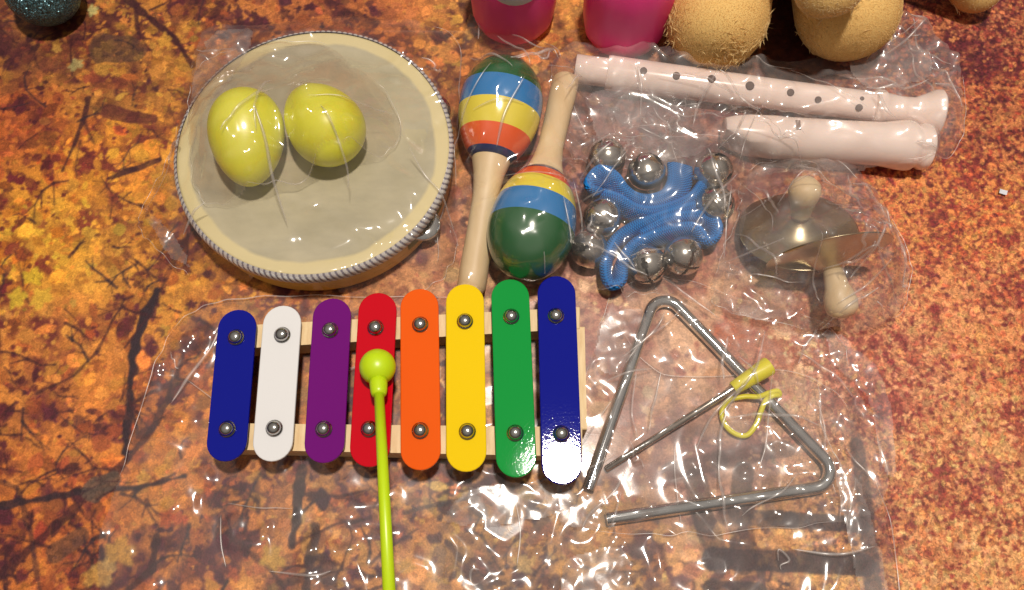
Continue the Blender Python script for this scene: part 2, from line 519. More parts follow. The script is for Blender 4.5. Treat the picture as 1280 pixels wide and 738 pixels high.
    for (u, v, a, c) in [(115, 12, .006, (186, 176, 110)), (94, 80, .007, (160, 146, 92)), (70, 60, .005, (176, 130, 60)), (40, 345, .009, (206, 170, 40)), (20, 372, .009, (204, 170, 46)), (50, 372, .010, (200, 160, 50)), (150, 690, .012, (196, 144, 56)), (130, 715, .010, (190, 150, 84)), (205, 50, .008, (196, 140, 52)), (340, 698, .010, (190, 150, 60)), (655, 705, .008, (196, 160, 96)), (480, 680, .006, (190, 150, 80)), (120, 720, .010, (180, 130, 60))]:
        p = wp(u, v); stamp(p.x, p.y, a, a * .8, rng.uniform(0, 3), lin(*c), .75, 1)
    # ink of a soft photographic print
    k = np.array([.1, .8, .1])
    for ax in (0, 1):
        img[:] = sum(w * np.roll(img, s, axis=ax) for w, s in zip(k, (-1, 0, 1)))
    # the sheet runs on past the picture with the same print
    padx, pady = 40, 40
    ext_x = np.concatenate([x0 - (np.arange(padx, 0, -1)) * .013, xs, x1 + np.arange(1, padx + 1) * .013])
    ext_y = np.concatenate([y0 - (np.arange(pady, 0, -1)) * .013, ys, y1 + np.arange(1, pady + 1) * .013])
    XX, YY = np.meshgrid(ext_x, ext_y)
    ix = np.concatenate([(np.arange(padx, 0, -1)) * 12, np.arange(W), W - 1 - np.arange(1, padx + 1) * 12]).astype(int)
    iy = np.concatenate([(np.arange(pady, 0, -1)) * 12, np.arange(H), H - 1 - np.arange(1, pady + 1) * 12]).astype(int)
    colr = img[np.ix_(iy, ix)]
    hgt = smooth_field((H, W), 30, rng) * .00035 + smooth_field((H, W), 10, rng) * .00007
    for v0, amp in ((37, .0006), (487, .0005)):              # fold creases of the sheet
        yc = (P(640, v0).y - y0)
        prof = np.exp(-np.abs(ys - y0 - yc) / .0012)
        hgt += amp * prof[:, None] * (0.6 + 0.4 * np.clip(n3, -1, 1))
    hgt = np.clip(hgt - .0011, -.003, -.0001)
    Z = hgt[np.ix_(iy, ix)]
    h2, w2 = XX.shape
    me = bpy.data.meshes.new('tablecloth')
    nv = h2 * w2
    me.vertices.add(nv)
    me.vertices.foreach_set('co', np.stack([XX, YY, Z], -1).astype(np.float32).ravel())
    idx = np.arange(nv).reshape(h2, w2)
    q = np.stack([idx[:-1, :-1], idx[:-1, 1:], idx[1:, 1:], idx[1:, :-1]], -1).reshape(-1, 4)
    me.loops.add(q.size); me.loops.foreach_set('vertex_index', q.astype(np.int32).ravel())
    me.polygons.add(len(q)); me.polygons.foreach_set('loop_start', (np.arange(len(q)) * 4).astype(np.int32))
    me.update(calc_edges=True)
    me.polygons.foreach_set('use_smooth', np.ones(len(q), bool))
    at = me.attributes.new('print', 'FLOAT_COLOR', 'POINT')
    at.data.foreach_set('color', np.concatenate([np.clip(colr, 0, 1), speck[np.ix_(iy, ix)][..., None]], -1).astype(np.float32).ravel())
    m = mat('printed_cloth', (.3, .15, .05), rough=.5, spec=.35)
    nt = m.node_tree
    a = nt.nodes.new('ShaderNodeAttribute'); a.attribute_name = 'print'
    nz = nt.nodes.new('ShaderNodeTexNoise'); nz.inputs['Scale'].default_value = 900; nz.inputs['Detail'].default_value = 3
    tc = nt.nodes.new('ShaderNodeTexCoord'); nt.links.new(tc.outputs['Object'], nz.inputs['Vector'])
    mr = nt.nodes.new('ShaderNodeMapRange'); mr.inputs['From Min'].default_value = .3; mr.inputs['From Max'].default_value = .7
    mr.inputs['To Min'].default_value = .78; mr.inputs['To Max'].default_value = 1.22
    nt.links.new(nz.outputs[0], mr.inputs[0])
    # leaf-sized flecks of ink, finer where the print shows littered ground
    nw = nt.nodes.new('ShaderNodeTexNoise'); nw.inputs['Scale'].default_value = 260; nt.links.new(tc.outputs['Object'], nw.inputs['Vector'])
    wv = nt.nodes.new('ShaderNodeVectorMath'); wv.operation = 'MULTIPLY_ADD'; wv.inputs[1].default_value = (.004, .004, 0)
    nt.links.new(nw.outputs['Color'], wv.inputs[0]); nt.links.new(tc.outputs['Object'], wv.inputs[2])
    def flecks(scale, lo, hi):
        vo = nt.nodes.new('ShaderNodeTexVoronoi'); vo.inputs['Scale'].default_value = scale
        nt.links.new(wv.outputs[0], vo.inputs['Vector'])
        sp = nt.nodes.new('ShaderNodeSeparateColor'); nt.links.new(vo.outputs['Color'], sp.inputs[0])
        r = nt.nodes.new('ShaderNodeMapRange'); r.inputs['To Min'].default_value = lo; r.inputs['To Max'].default_value = hi
        nt.links.new(sp.outputs[0], r.inputs[0])
        return r
    fa, fb = flecks(420, .80, 1.22), flecks(900, .62, 1.38)
    fm = nt.nodes.new('ShaderNodeMix'); nt.links.new(a.outputs['Alpha'], fm.inputs[0]); nt.links.new(fa.outputs[0], fm.inputs[2]); nt.links.new(fb.outputs[0], fm.inputs[3])
    fk = nt.nodes.new('ShaderNodeMath'); fk.operation = 'MULTIPLY'; nt.links.new(fm.outputs[0], fk.inputs[0]); nt.links.new(mr.outputs[0], fk.inputs[1])
    mx = nt.nodes.new('ShaderNodeVectorMath'); mx.operation = 'SCALE'
    nt.links.new(a.outputs['Color'], mx.inputs[0]); nt.links.new(fk.outputs[0], mx.inputs['Scale'])
    b = nt.nodes['Principled BSDF']
    nt.links.new(mx.outputs[0], b.inputs['Base Color'])
    bp = nt.nodes.new('ShaderNodeBump'); bp.inputs['Distance'].default_value = .0002; bp.inputs['Strength'].default_value = .5
    nt.links.new(nz.outputs[0], bp.inputs['Height']); nt.links.new(bp.outputs[0], b.inputs['Normal'])
    me.materials.append(m)
    o = bpy.data.objects.new('tablecloth', me)
    COL.objects.link(o)
    tag(o, 'sheet printed with an autumn woodland in orange, gold and maroon', kind='structure')
build_cloth()

# ------------------------------------------------------------------ materials of the things
wood = mat('pale_wood', lin(228, 202, 156), rough=.6, vary=(60, .8, lin(204, 168, 118), (6, 1, 1)), bump=(300, .0003, .3))
wood_h = mat('turned_wood', lin(230, 206, 164), rough=.5, vary=(50, .7, lin(206, 172, 124), (1, .25, 1)))
steel = mat('polished_steel', (.66, .69, .70), rough=.06, metal=1)
bolt_m = mat('bolt_steel', (.50, .49, .47), rough=.17, metal=1)
nickel = mat('nickel', (.58, .55, .50), rough=.19, metal=1, bump=(120, .0006, .35))
dark = mat('dark_hollow', (.006, .005, .004), rough=.8)
brass = mat('brass', (.46, .39, .25), rough=.30, metal=1, bump=(90, .0004, .2))
PAINT = {}
for nm, c in (('navy', (8, 18, 130)), ('white', (216, 215, 216)), ('purple', (104, 10, 110)), ('red', (190, 4, 26)),
              ('orange', (224, 88, 14)), ('yellow', (228, 192, 10)), ('green', (16, 142, 58))):
    PAINT[nm] = mat('bar_paint_' + nm, lin(*c), rough=.035, spec=.3, bump=(700, .00006, .45))

# ------------------------------------------------------------------ xylophone
ZB = 0.026                                                    # top face of the bars
def stadium(a, b, width, z0, z1, bev=.0006, n=14):
    a, b = Vector(a).xy, Vector(b).xy
    d = (b - a).normalized(); s = Vector((-d.y, d.x)); r = width / 2
    ca, cb = a + d * r, b - d * r
    def ring(rad, z):
        out = []
        for k in range(n + 1):
            t = math.pi * k / n
            out.append((*(cb + (s * -math.cos(t) + d * math.sin(t)) * rad), z))
        for k in range(n + 1):
            t = math.pi * k / n
            out.append((*(ca + (s * math.cos(t) - d * math.sin(t)) * rad), z))
        return out
    rows = [ring(r - bev, z0), ring(r, z0 + bev), ring(r, z1 - bev), ring(r - bev * .4, z1 - bev * .25), ring(r - bev * 1.2, z1)]
    m = len(rows[0]); vs = [v for q in rows for v in q]; fs = []
    for i in range(len(rows) - 1):
        for k in range(m):
            k2 = (k + 1) % m
            fs.append((i * m + k, i * m + k2, (i + 1) * m + k2, (i + 1) * m + k))
    fs.append(tuple(range(m - 1, -1, -1))); fs.append(tuple((len(rows) - 1) * m + k for k in range(m)))
    return vs, fs

def xylophone():
    base = P(500, 480, 0)
    root = thing('xylophone', 'toy xylophone with eight rainbow metal bars on a pale wooden frame', 'xylophone', base)
    zt = .0195
    def rail(u0, v0a, v0b, u1, v1a, v1b):
        cs = [P(u0, v0b, zt), P(u1, v1b, zt), P(u1, v1a, zt), P(u0, v0a, zt)]
        part('rail', prism(cs, .0012, zt, .0006), wood, root, smooth=False)
    rail(284, 408, 437, 725, 384, 411)
    rail(270, 529, 562, 728, 534, 571)
    part('end_board', prism([P(718, 408, zt), P(731, 408, zt), P(734, 537, zt), P(719, 537, zt)], .0012, zt - .0006, .0006), wood, root, smooth=False)
    part('end_board', prism([P(279, 434, zt), P(296, 434, zt), P(288, 532, zt), P(272, 532, zt)], .0012, zt - .0006, .0006), wood, root, smooth=False)
    bars = [('navy', (298, 387), (281, 577), (294, 420), (283, 535)), ('white', (354, 382), (339, 577), (352, 417), (342, 534)),
            ('purple', (416, 373), (404, 579), (412, 411), (404, 535)), ('red', (473, 366), (461, 584), (469, 408), (461, 535)),
            ('orange', (524, 361), (526, 588), (525, 404), (525, 537)), ('yellow', (581, 355), (583, 590), (581, 400), (584, 538)),
            ('green', (637, 349), (646, 597), (639, 394), (644, 540)), ('navy', (695, 345), (703, 606), (695, 393), (702, 541))]
    lab = {'navy': 'glossy navy blue bar', 'white': 'white bar', 'purple': 'purple bar', 'red': 'red bar', 'orange': 'orange bar', 'yellow': 'yellow bar', 'green': 'green bar'}
    bolt_geo = lathe([(0, .0048), (.0005, .0049), (.0010, .0048), (.0012, .0040), (.0020, .0041), (.0032, .0038), (.0042, .0030), (.0048, .0018), (.0050, .0006), (.00501, 0)], (0, 0, 0), (0, 0, 1), 20)
    bme = make_mesh('bolt', *bolt_geo, bolt_m)
    pad_geo = lathe([(0, .0062), (.0041, .0062)], (0, 0, 0), (0, 0, 1), 16)
    pme = make_mesh('felt_pad', *pad_geo, mat('felt', (.55, .50, .42), rough=.9), smooth=False)
    for i, (c, a, b, s1, s2) in enumerate(bars):
        w = .0226 if c != 'white' else .0224
        o = part('bar', stadium(P(*b, ZB), P(*a, ZB), w, ZB - .0022, ZB), PAINT[c], root, sharp=10)
        tag(o, ('shortest ' if i == 0 else 'longest ' if i == 7 else '') + lab[c])
        for s in (s1, s2):
            q = P(s[0], s[1] + 1, ZB + .002)
            bo = bpy.data.objects.new('bolt', bme); COL.objects.link(bo); bo.parent = root
            bo.location = Vector((q.x, q.y, ZB)) - base
            po = bpy.data.objects.new('felt_pad', pme); COL.objects.link(po); po.parent = root
            po.location = Vector((q.x, q.y, zt)) - base
xylophone()

# ------------------------------------------------------------------ mallet
def mallet():
    r = .0103
    c = P(472, 459, ZB + r)
    e = P(488, 770, .082)
    m = mat('mallet_plastic', lin(186, 214, 22), rough=.34, spec=.5, sss=.15)
    root = thing('mallet', 'lime green plastic xylophone mallet with its ball on the red bar', 'mallet', (c.x, c.y, ZB))
    d = (e - c).normalized()
    prof = [(-r * math.cos(k * math.pi / 20), r * math.sin(k * math.pi / 20)) for k in range(21)]
    part('ball', lathe(prof, c, d, 40), m, root)
    part('collar', lathe([(r * .75, .0052), (r * 1.2, .0050), (.0165, .0046), (.0185, .0040), (.0190, .0030)], c, d, 24), m, root)
    L = (e - c).length
    part('shaft', lathe([(.0180, .0028), (L * .5, .0030), (L, .0031)], c, d, 20), m, root)
mallet()

# ------------------------------------------------------------------ tambourine
ZT = .029
TC = P(392, 185, ZT)
TR = 175 / PXM(392, 190, ZT)
def tambourine():
    c = Vector((TC.x, TC.y, 0))
    root = thing('tambourine', 'round tambourine with a cream skin head and silver braid around its rim', 'tambourine', c)
    yel = mat('yellow_varnished_wood', lin(226, 196, 104), rough=.4, vary=(40, .7, lin(206, 170, 74), (1, 1, 8)))
    slots = [math.radians(a) for a in (-33, 27, 87, 147)]
    half = math.radians(12.5)
    ro, ri = TR - .0025, TR - .0075
    n = 180
    rings = []
    def arc(a0, a1, z0, z1, k):
        vs, fs = [], []
        for i in range(k + 1):
            a = a0 + (a1 - a0) * i / k
            for r, z in ((ri, z0), (ro, z0), (ro, z1), (ri, z1)):
                vs.append((c.x + r * math.cos(a), c.y + r * math.sin(a), z))
        for i in range(k):
            for q in range(4):
                q2 = (q + 1) % 4
                fs.append((i * 4 + q, (i + 1) * 4 + q, (i + 1) * 4 + q2, i * 4 + q2))
        fs.append((0, 1, 2, 3)); fs.append((k * 4 + 3, k * 4 + 2, k * 4 + 1, k * 4))
        return vs, fs
    geos = [arc(0, 2 * math.pi, .0012, .0075, n), arc(0, 2 * math.pi, .0185, ZT - .001, n)]
    for i, s in enumerate(slots):
        nx = slots[(i + 1) % 4]
        while nx < s: nx += 2 * math.pi
        geos.append(arc(s + half, nx - half, .0073, .0187, 24))
    fr = part('frame', join(*geos), yel, root, sharp=40)
    # skin: slightly sunk in the middle, rolled over the rim
    pr = [(.001, TR - .0018), (ZT - .002, TR - .0018), (ZT - .0004, TR - .0024), (ZT, TR - .0040), (ZT - .0001, TR - .010)]
    pr = [(-.010 + ZT, TR - .0018)] + pr[1:] + [(ZT - .0003, r) for r in np.linspace(TR - .012, .002, 14)] + [(ZT - .0003, 0)]
    sk = mat('drum_skin', lin(190, 182, 152), rough=.5, spec=.3, vary=(26, .7, lin(160, 154, 128), (1, 2.2, 1)), bump=(160, .0004, .25))
    nt = sk.node_tree; b = nt.nodes['Principled BSDF']
    src = b.inputs['Base Color'].links[0].from_socket
    tc = nt.nodes.new('ShaderNodeTexCoord'); nz = nt.nodes.new('ShaderNodeTexNoise'); nz.inputs['Scale'].default_value = 45; nz.inputs['Detail'].default_value = 6
    nt.links.new(tc.outputs['Object'], nz.inputs['Vector'])
    fl = nt.nodes.new('ShaderNodeVectorMath'); fl.operation = 'MULTIPLY'; fl.inputs[1].default_value = (1, 1, 0); nt.links.new(tc.outputs['Object'], fl.inputs[0])
    ln = nt.nodes.new('ShaderNodeVectorMath'); ln.operation = 'LENGTH'; nt.links.new(fl.outputs[0], ln.inputs[0])
    ma = nt.nodes.new('ShaderNodeMath'); ma.operation = 'MULTIPLY_ADD'; ma.inputs[1].default_value = .006; nt.links.new(nz.outputs[0], ma.inputs[0]); nt.links.new(ln.outputs['Value'], ma.inputs[2])
    mr = nt.nodes.new('ShaderNodeMapRange'); mr.inputs['From Min'].default_value = TR - .0088; mr.inputs['From Max'].default_value = TR - .0068; nt.links.new(ma.outputs[0], mr.inputs[0])
    mx = nt.nodes.new('ShaderNodeMix'); mx.data_type = 'RGBA'; mx.inputs[7].default_value = (*lin(216, 202, 152), 1)
    nt.links.new(mr.outputs[0], mx.inputs[0]); nt.links.new(src, mx.inputs[6]); nt.links.new(mx.outputs[2], b.inputs['Base Color'])
    part('skin', lathe(pr, (c.x, c.y, 0), (0, 0, 1), 160), sk, root)
    # braid: two twisted strands round the hoop
    N = 150; per = 8; rows = 12
    lt = mat('braid_light', lin(216, 212, 208), rough=.45, metal=.2)
    dk = mat('braid_grey', lin(136, 132, 144), rough=.5, metal=.2)
    vs, fs, mi = [], [], []
    zt0, zt1 = ZT - .0095, ZT + .0010
    for i in range(N * per):
        a = 2 * math.pi * i / (N * per)
        for j in range(rows):
            s = j / (rows - 1)
            ph = (i / per + s * 1.1) * math.pi
            bulge = .0011 * math.sin(math.pi * s) ** .5 + .0007 * abs(math.sin(ph)) * math.sin(math.pi * s) ** .4
            r = TR - .0014 + bulge - (.0012 * max(0, (s - .8) / .2))
            vs.append((c.x + r * math.cos(a), c.y + r * math.sin(a), zt0 + (zt1 - zt0) * s))
    T = N * per
    for i in range(T):
        for j in range(rows - 1):
            i2 = (i + 1) % T
            fs.append((i * rows + j, i2 * rows + j, i2 * rows + j + 1, i * rows + j + 1))
            mi.append(int(abs(math.sin(((i + .5) / per + (j + .5) / (rows - 1) * 1.1) * math.pi)) < .55))
    part('braid', (vs, fs), [lt, dk], root, midx=mi)
    # jingles on pins
    prof = [(.0, .0016), (.0011, .0035), (.0013, .0052), (.0006, .0085), (.0, .0108), (.0002, .0113), (.0008, .0109), (.0014, .0086), (.0021, .0052), (.0019, .0030), (.0010, .0016)]
    jm = make_mesh('jingle', *lathe(prof, (0, 0, 0), (0, 0, 1), 36), steel)
    jm2 = make_mesh('jingle', *lathe([(-a, r) for a, r in prof], (0, 0, 0), (0, 0, 1), 36), steel)
    for s in slots:
        p = Vector(((TR - .006) * math.cos(s), (TR - .006) * math.sin(s), 0))
        part('pin', lathe([(.007, .0009), (.019, .0009)], c + p, (0, 0, 1), 10), steel, root)
        for z, me in ((.0120, jm2), (.0126, jm)):
            o = bpy.data.objects.new('jingle', me); COL.objects.link(o); o.parent = root
            o.location = p + Vector((0, 0, z)); o.rotation_euler = (.05, .04, 0)
tambourine()

# ------------------------------------------------------------------ egg shakers on the drum
def egg(axis_a, axis_b, R, label, k=.16):
    m = MATS.get('egg_plastic') or mat('egg_plastic', lin(242, 244, 48), rough=.36, spec=.5, sss=.2, bump=(60, .0002, .2))
    a, b = Vector(axis_a), Vector(axis_b)
    L = (b - a).length; d = (b - a) / L; mid = (a + b) / 2
    pr = []
    for i in range(33):
        t = -math.cos(math.pi * i / 32)
        pr.append((t * L / 2, R * math.sqrt(max(0, 1 - t * t)) * (1 - k * t) if 0 < i < 32 else 0))
    g = part('egg_shaker', lathe(pr, mid, d, 56), m, None)
    tag(g, label, 'shaker', 'egg shakers on the tambourine')
    return g
ez = ZT + .0228
e1a, e1b = P(305, 114, ez + .001), P(312, 232, ez - .004)
egg(e1a, e1b, .0222, 'yellow egg shaker lying lengthwise on the tambourine skin close to its rim')
e2a, e2b = P(436, 193, ez), P(372, 116, ez - .003)
egg(e2a, e2b, .0226, 'yellow egg shaker beside the other with its narrow tip by the bag edge')

# ------------------------------------------------------------------ maracas
def maraca(tip, neck, end, R, label, cuts):
    tip, neck, end = Vector(tip), Vector(neck), Vector(end)
    d = (neck - tip); HL = d.length; d.normalize()
    base = (tip + neck) / 2; base.z = 0
    root = thing('maraca', label, 'maraca', base, 'pair of striped maracas')
    cols = [mat_c('gloss_green', (10, 88, 38)), mat_c('gloss_blue', (44, 124, 190)), mat_c('gloss_yellow', (234, 216, 70)), mat_c('gloss_orange', (236, 92, 26)), mat_c('gloss_navy', (16, 36, 92))]
    ss = sorted(set([i / 40 for i in range(41)] + list(cuts)))
    def rad(s):
        if s <= 0: return 0
        x = 1 - s
        return R * (math.sqrt(max(0, 1 - ((s - .46) / .46) ** 2)) if s < .46 else math.sqrt(max(0, 1 - ((s - .46) / .62) ** 2)) ** 1.05)
    prof = [(s * HL, rad(s)) for s in ss]
    geo = lathe(prof, tip, d, 48)
    mi = []
    for i in range(len(ss) - 1):
        sm = (ss[i] + ss[i + 1]) / 2
        k = sum(sm > c for c in cuts)
        mi += [min(k, 4)] * 48
    mi += [4] * (len(geo[1]) - len(mi))
    part('head', geo, cols, root, midx=mi)
    hd = end - neck; HLn = hd.length; hd.normalize()
    rn = rad(1.0) * .96
    hp = [(-.004, rn * .95), (.001, rn), (.010, .0098), (.022, .0082), (HLn * .55, .0083), (HLn * .85, .0090), (HLn - .003, .0088), (HLn - .0008, .0076), (HLn, .005)]
    part('handle', lathe(hp, neck, hd, 32), wood_h, root, sharp=60)

def mat_c(n, c):
    return MATS.get(n) or mat(n, lin(*c), rough=.18, spec=.5, coat=.3, bump=(70, .0003, .12))

maraca(P(636, 74, .0275), P(614, 200, .0225), P(588, 366, .0100), .0268,
       'striped maraca whose wooden handle runs down to the yellow xylophone bar', (.34, .56, .78, .95))
maraca(P(650, 348, .0275), P(680, 219, .0225), P(708, 98, .0100), .0268,
       'striped maraca with its green end against the green xylophone bar', (.46, .68, .84, .95))

# ------------------------------------------------------------------ recorder in two pieces
rec_m = mat('recorder_plastic', lin(244, 224, 214), rough=.2, spec=.5, sss=.25)
def recorder_tube():
    a, b = P(719, 86, .0112), P(1172, 144, .0118)
    d = (b - a); L = d.length; d.normalize()
    root = thing('recorder_tube', 'long white plastic recorder body with finger holes, lying behind its mouthpiece', 'recorder', Vector((a.x, a.y, 0)))
    k = L / 453.
    pr = [(0, .0070), (0, .0092), (.0004, .0096), (40 * k, .0096), (40.2 * k, .0112), (43 * k, .0116), (250 * k, .0100), (372 * k, .0097), (374 * k, .0114), (377 * k, .0117), (384 * k, .0117), (387 * k, .0103),
          (404 * k, .0090), (422 * k, .0094), (434 * k, .0126), (444 * k, .0158), (451 * k, .0164), (453 * k, .0154), (453 * k, .0080)]
    part('tube', lathe(pr, a, d, 48), rec_m, root, sharp=45)
    part('foot_ring', lathe([(426 * k, .0092), (428 * k, .0106), (431 * k, .0108), (433 * k, .0098)], a, d, 40), rec_m, root)
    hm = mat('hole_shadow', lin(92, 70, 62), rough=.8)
    for (u, v, r) in [(804, 90, .0024), (845, 96, .0026), (889, 100, .0027), (937, 108, .0029), (988, 116, .0024), (1023, 125, .0022), (1077, 124, .0014), (1075, 136, .0024)]:
        p = P(u, v, .0205)
        t = (p - a).dot(d); q = a + d * t; n = (p - q); rr = n.length
        n.normalize()
        t0 = np.interp(t, [x for x, _ in pr[2:]], [x for _, x in pr[2:]])
        part('finger_hole', lathe([(t0 - .0006, r), (t0 + .00020, r), (t0 + .00020, r * .5), (t0 + .00020, 0)], q, n, 20), hm, root)
recorder_tube()
def recorder_mouth():
    a, b = P(904, 168, .0142), P(1161, 184, .0150)
    d = (b - a); L = d.length; d.normalize()
    root = thing('recorder_mouthpiece', 'short white plastic recorder mouthpiece with an air slot and flared end', 'recorder', Vector((a.x, a.y, 0)))
    k = L / 257.
    pr = [(0, .0100), (.0006, .0108), (12 * k, .0124), (30 * k, .0136), (60 * k, .0139), (70 * k, .0139), (71 * k, .0136), (150 * k, .0136), (196 * k, .0140), (216 * k, .0156), (228 * k, .0162), (235 * k, .0156), (239 * k, .0138), (243 * k, .0138), (247 * k, .0150), (254 * k, .0148), (257 * k, .0128), (257 * k, .0090)]
    vs, fs = lathe(pr, a, d, 56)
    # the beak is cut away slantwise underneath towards its tip
    s, t, dd = frame_of(d)
    out = []
    for v in vs:
        v = Vector(v); al = (v - a).dot(d); rel = v - a - d * al
        cut = np.interp(al, [0, 30 * k, 55 * k], [-.002, -.0095, -.0150])
        q = rel.dot(s * -1 if s.y > 0 else s)
        side = (s if s.y < 0 else s * -1)
        dv = rel.dot(side)
        if dv > -cut: rel -= side * (dv + cut)
        out.append(tuple(a + d * al + rel))
    part('mouthpiece', (out, fs), rec_m, root, sharp=50)
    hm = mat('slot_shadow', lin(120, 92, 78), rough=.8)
    p0 = P(1000, 158, .026)
    al = (p0 - a).dot(d); n = (P(1000, 155, .029) - (a + d * al)).normalized(); w = d.cross(n).normalized()
    def boxat(u0, u1, w0, w1, h0, h1):
        vs = [tuple(a + d * x + w * y + n * z) for z in (h0, h1) for (x, y) in ((u0, w0), (u1, w0), (u1, w1), (u0, w1))]
        return vs, [(3, 2, 1, 0), (4, 5, 6, 7), (0, 1, 5, 4), (1, 2, 6, 5), (2, 3, 7, 6), (3, 0, 4, 7)]
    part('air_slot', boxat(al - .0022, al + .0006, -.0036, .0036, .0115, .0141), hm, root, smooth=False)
recorder_mouth()

# ------------------------------------------------------------------ wrist bells
blue = mat('blue_webbing', lin(14, 92, 178), rough=.75, spec=.2)
def weave(m):
    nt = m.node_tree; b = nt.nodes['Principled BSDF']
    tc = nt.nodes.new('ShaderNodeTexCoord')
    vm = nt.nodes.new('ShaderNodeAttribute'); vm.attribute_name = 'strap'
    sep = nt.nodes.new('ShaderNodeSeparateXYZ'); nt.links.new(vm.outputs['Vector'], sep.inputs[0])
    def sine(sx, sy, ph):
        f1 = nt.nodes.new('ShaderNodeMath'); f1.operation = 'MULTIPLY'; f1.inputs[1].default_value = sx; nt.links.new(sep.outputs[0], f1.inputs[0])
        f2 = nt.nodes.new('ShaderNodeMath'); f2.operation = 'MULTIPLY_ADD'; f2.inputs[1].default_value = sy; nt.links.new(sep.outputs[1], f2.inputs[0]); nt.links.new(f1.outputs[0], f2.inputs[2])
        s = nt.nodes.new('ShaderNodeMath'); s.operation = 'SINE'; nt.links.new(f2.outputs[0], s.inputs[0])
        return s
    a, c = sine(4200, 2600, 0), sine(4200, -2600, 0)
    ad = nt.nodes.new('ShaderNodeMath'); ad.operation = 'ADD'; nt.links.new(a.outputs[0], ad.inputs[0]); nt.links.new(c.outputs[0], ad.inputs[1])
    bp = nt.nodes.new('ShaderNodeBump'); bp.inputs['Distance'].default_value = .0003; bp.inputs['Strength'].default_value = .8
    nt.links.new(ad.outputs[0], bp.inputs['Height']); nt.links.new(bp.outputs[0], b.inputs['Normal'])
    mr = nt.nodes.new('ShaderNodeMapRange'); mr.inputs['From Min'].default_value = -2; mr.inputs['From Max'].default_value = 2
    nt.links.new(ad.outputs[0], mr.inputs[0])
    mx = nt.nodes.new('ShaderNodeMix'); mx.data_type = 'RGBA'
    mx.inputs[6].default_value = (*lin(6, 82, 164), 1); mx.inputs[7].default_value = (*lin(36, 146, 226), 1)
    nt.links.new(mr.outputs[0], mx.inputs[0]); nt.links.new(mx.outputs[2], b.inputs['Base Color'])
weave(blue)

def strap(name, pts, parent, thick, tip=.3):
    """pts: (u, v, z, lean_x, lean_y, half_width): webbing standing on edge, leaning by the given amount."""
    ctr = catmull([P(p[0], p[1], p[2]) for p in pts], 10)
    lean = catmull([Vector((p[3], p[4] + tip, 1.0)).normalized() for p in pts], 10)
    hw = catmull([Vector((p[5], 0, 0)) for p in pts], 10)
    n = len(ctr); vs, fs, uv = [], [], []
    sec = []
    for k in range(9):                                        # rounded flat section
        sec.append((1 - 2 * k / 8, 1))
    for k in range(9):
        sec.append((-1 + 2 * k / 8, -1))
    m = len(sec); dist = 0
    for i in range(n):
        a, b = ctr[max(i - 1, 0)], ctr[min(i + 1, n - 1)]
        t = (b - a).normalized(); w = lean[i]; w = (w - t * w.dot(t)).normalized(); nr = t.cross(w)
        if i: dist += (ctr[i] - ctr[i - 1]).length
        for (q, sgn) in sec:
            th = thick / 2 * math.sqrt(max(.04, 1 - abs(q) ** 4))
            vs.append(tuple(ctr[i] + w * q * hw[i].x + nr * sgn * th)); uv.append((dist, q * hw[i].x, sgn))
    for i in range(n - 1):
        for k in range(m):
            k2 = (k + 1) % m
            fs.append((i * m + k, i * m + k2, (i + 1) * m + k2, (i + 1) * m + k))
    fs.append(tuple(range(m - 1, -1, -1))); fs.append(tuple((n - 1) * m + k for k in range(m)))
    o = part(name, (vs, fs), blue, parent)
    at = o.data.attributes.new('strap', 'FLOAT_VECTOR', 'POINT')
    at.data.foreach_set('vector', np.asarray(uv, np.float32).ravel())
    return o

def bell_mesh(r=.0122):
    nu, nv = 64, 40
    vs, keep = [], []
    def pt(i, j, rr):
        th = math.pi * j / nv; ph = 2 * math.pi * i / nu
        return (rr * math.sin(th) * math.cos(ph), rr * math.sin(th) * math.sin(ph), rr * math.cos(th))
    def cut(p):
        x, y, z = [q / r for q in p]
        if z > -.12 or z < -1: return False
        for (l, w) in ((x, y), (y, x)):
            if abs(w) < .075 and abs(l) < .93: return True
            if math.hypot(abs(l) - .86, w) < .15: return True
        return False
    fs = []
    for layer, rr in ((0, r), (1, r * .95)):
        o = len(vs)
        for j in range(nv + 1):
            for i in range(nu):
                x, y, z = pt(i, j, rr)
                if abs(z) < r * .09 and layer == 0:           # crimped seam
                    f = 1 + .035 * (1 - abs(z) / (r * .09)); x *= f; y *= f
                vs.append((x, y, z))
        for j in range(nv):
            for i in range(nu):
                i2 = (i + 1) % nu
                ids = (o + j * nu + i, o + (j + 1) * nu + i, o + (j + 1) * nu + i2, o + j * nu + i2)
                c = [sum(vs[k][a] for k in ids) / 4 * (r / rr) for a in range(3)]
                if not cut(c):
                    fs.append(ids if layer == 0 else ids[::-1])
    g2 = lathe([(r * .9, .0026), (r * 1.02, .0022), (r * 1.14, .0012), (r * 1.16, 0)], (0, 0, 0), (0, 0, 1), 16)
    return join((vs, fs), g2)

BELL = make_mesh('jingle_bell', *bell_mesh(), nickel)
BALL = make_mesh('clapper', *lathe([(-.0035 * math.cos(k * math.pi / 10), .0035 * math.sin(k * math.pi / 10)) for k in range(11)], (0, 0, 0), (0, 0, 1), 16), nickel)
def bell(parent, u, v, z, up, spin=0.0):
    """up: direction from the bell to where it is sewn on."""
    o = bpy.data.objects.new('jingle_bell', BELL); COL.objects.link(o); o.parent = parent
    o.location = P(u, v, z) - ORIGIN[parent]
    q = Vector(up).normalized().to_track_quat('Z', 'Y')
    o.rotation_mode = 'QUATERNION'
    o.rotation_quaternion = q @ Matrix.Rotation(spin, 3, 'Z').to_quaternion()
    c = bpy.data.objects.new('clapper', BALL); COL.objects.link(c); c.parent = o
    c.location = (.002, .001, -.0075)

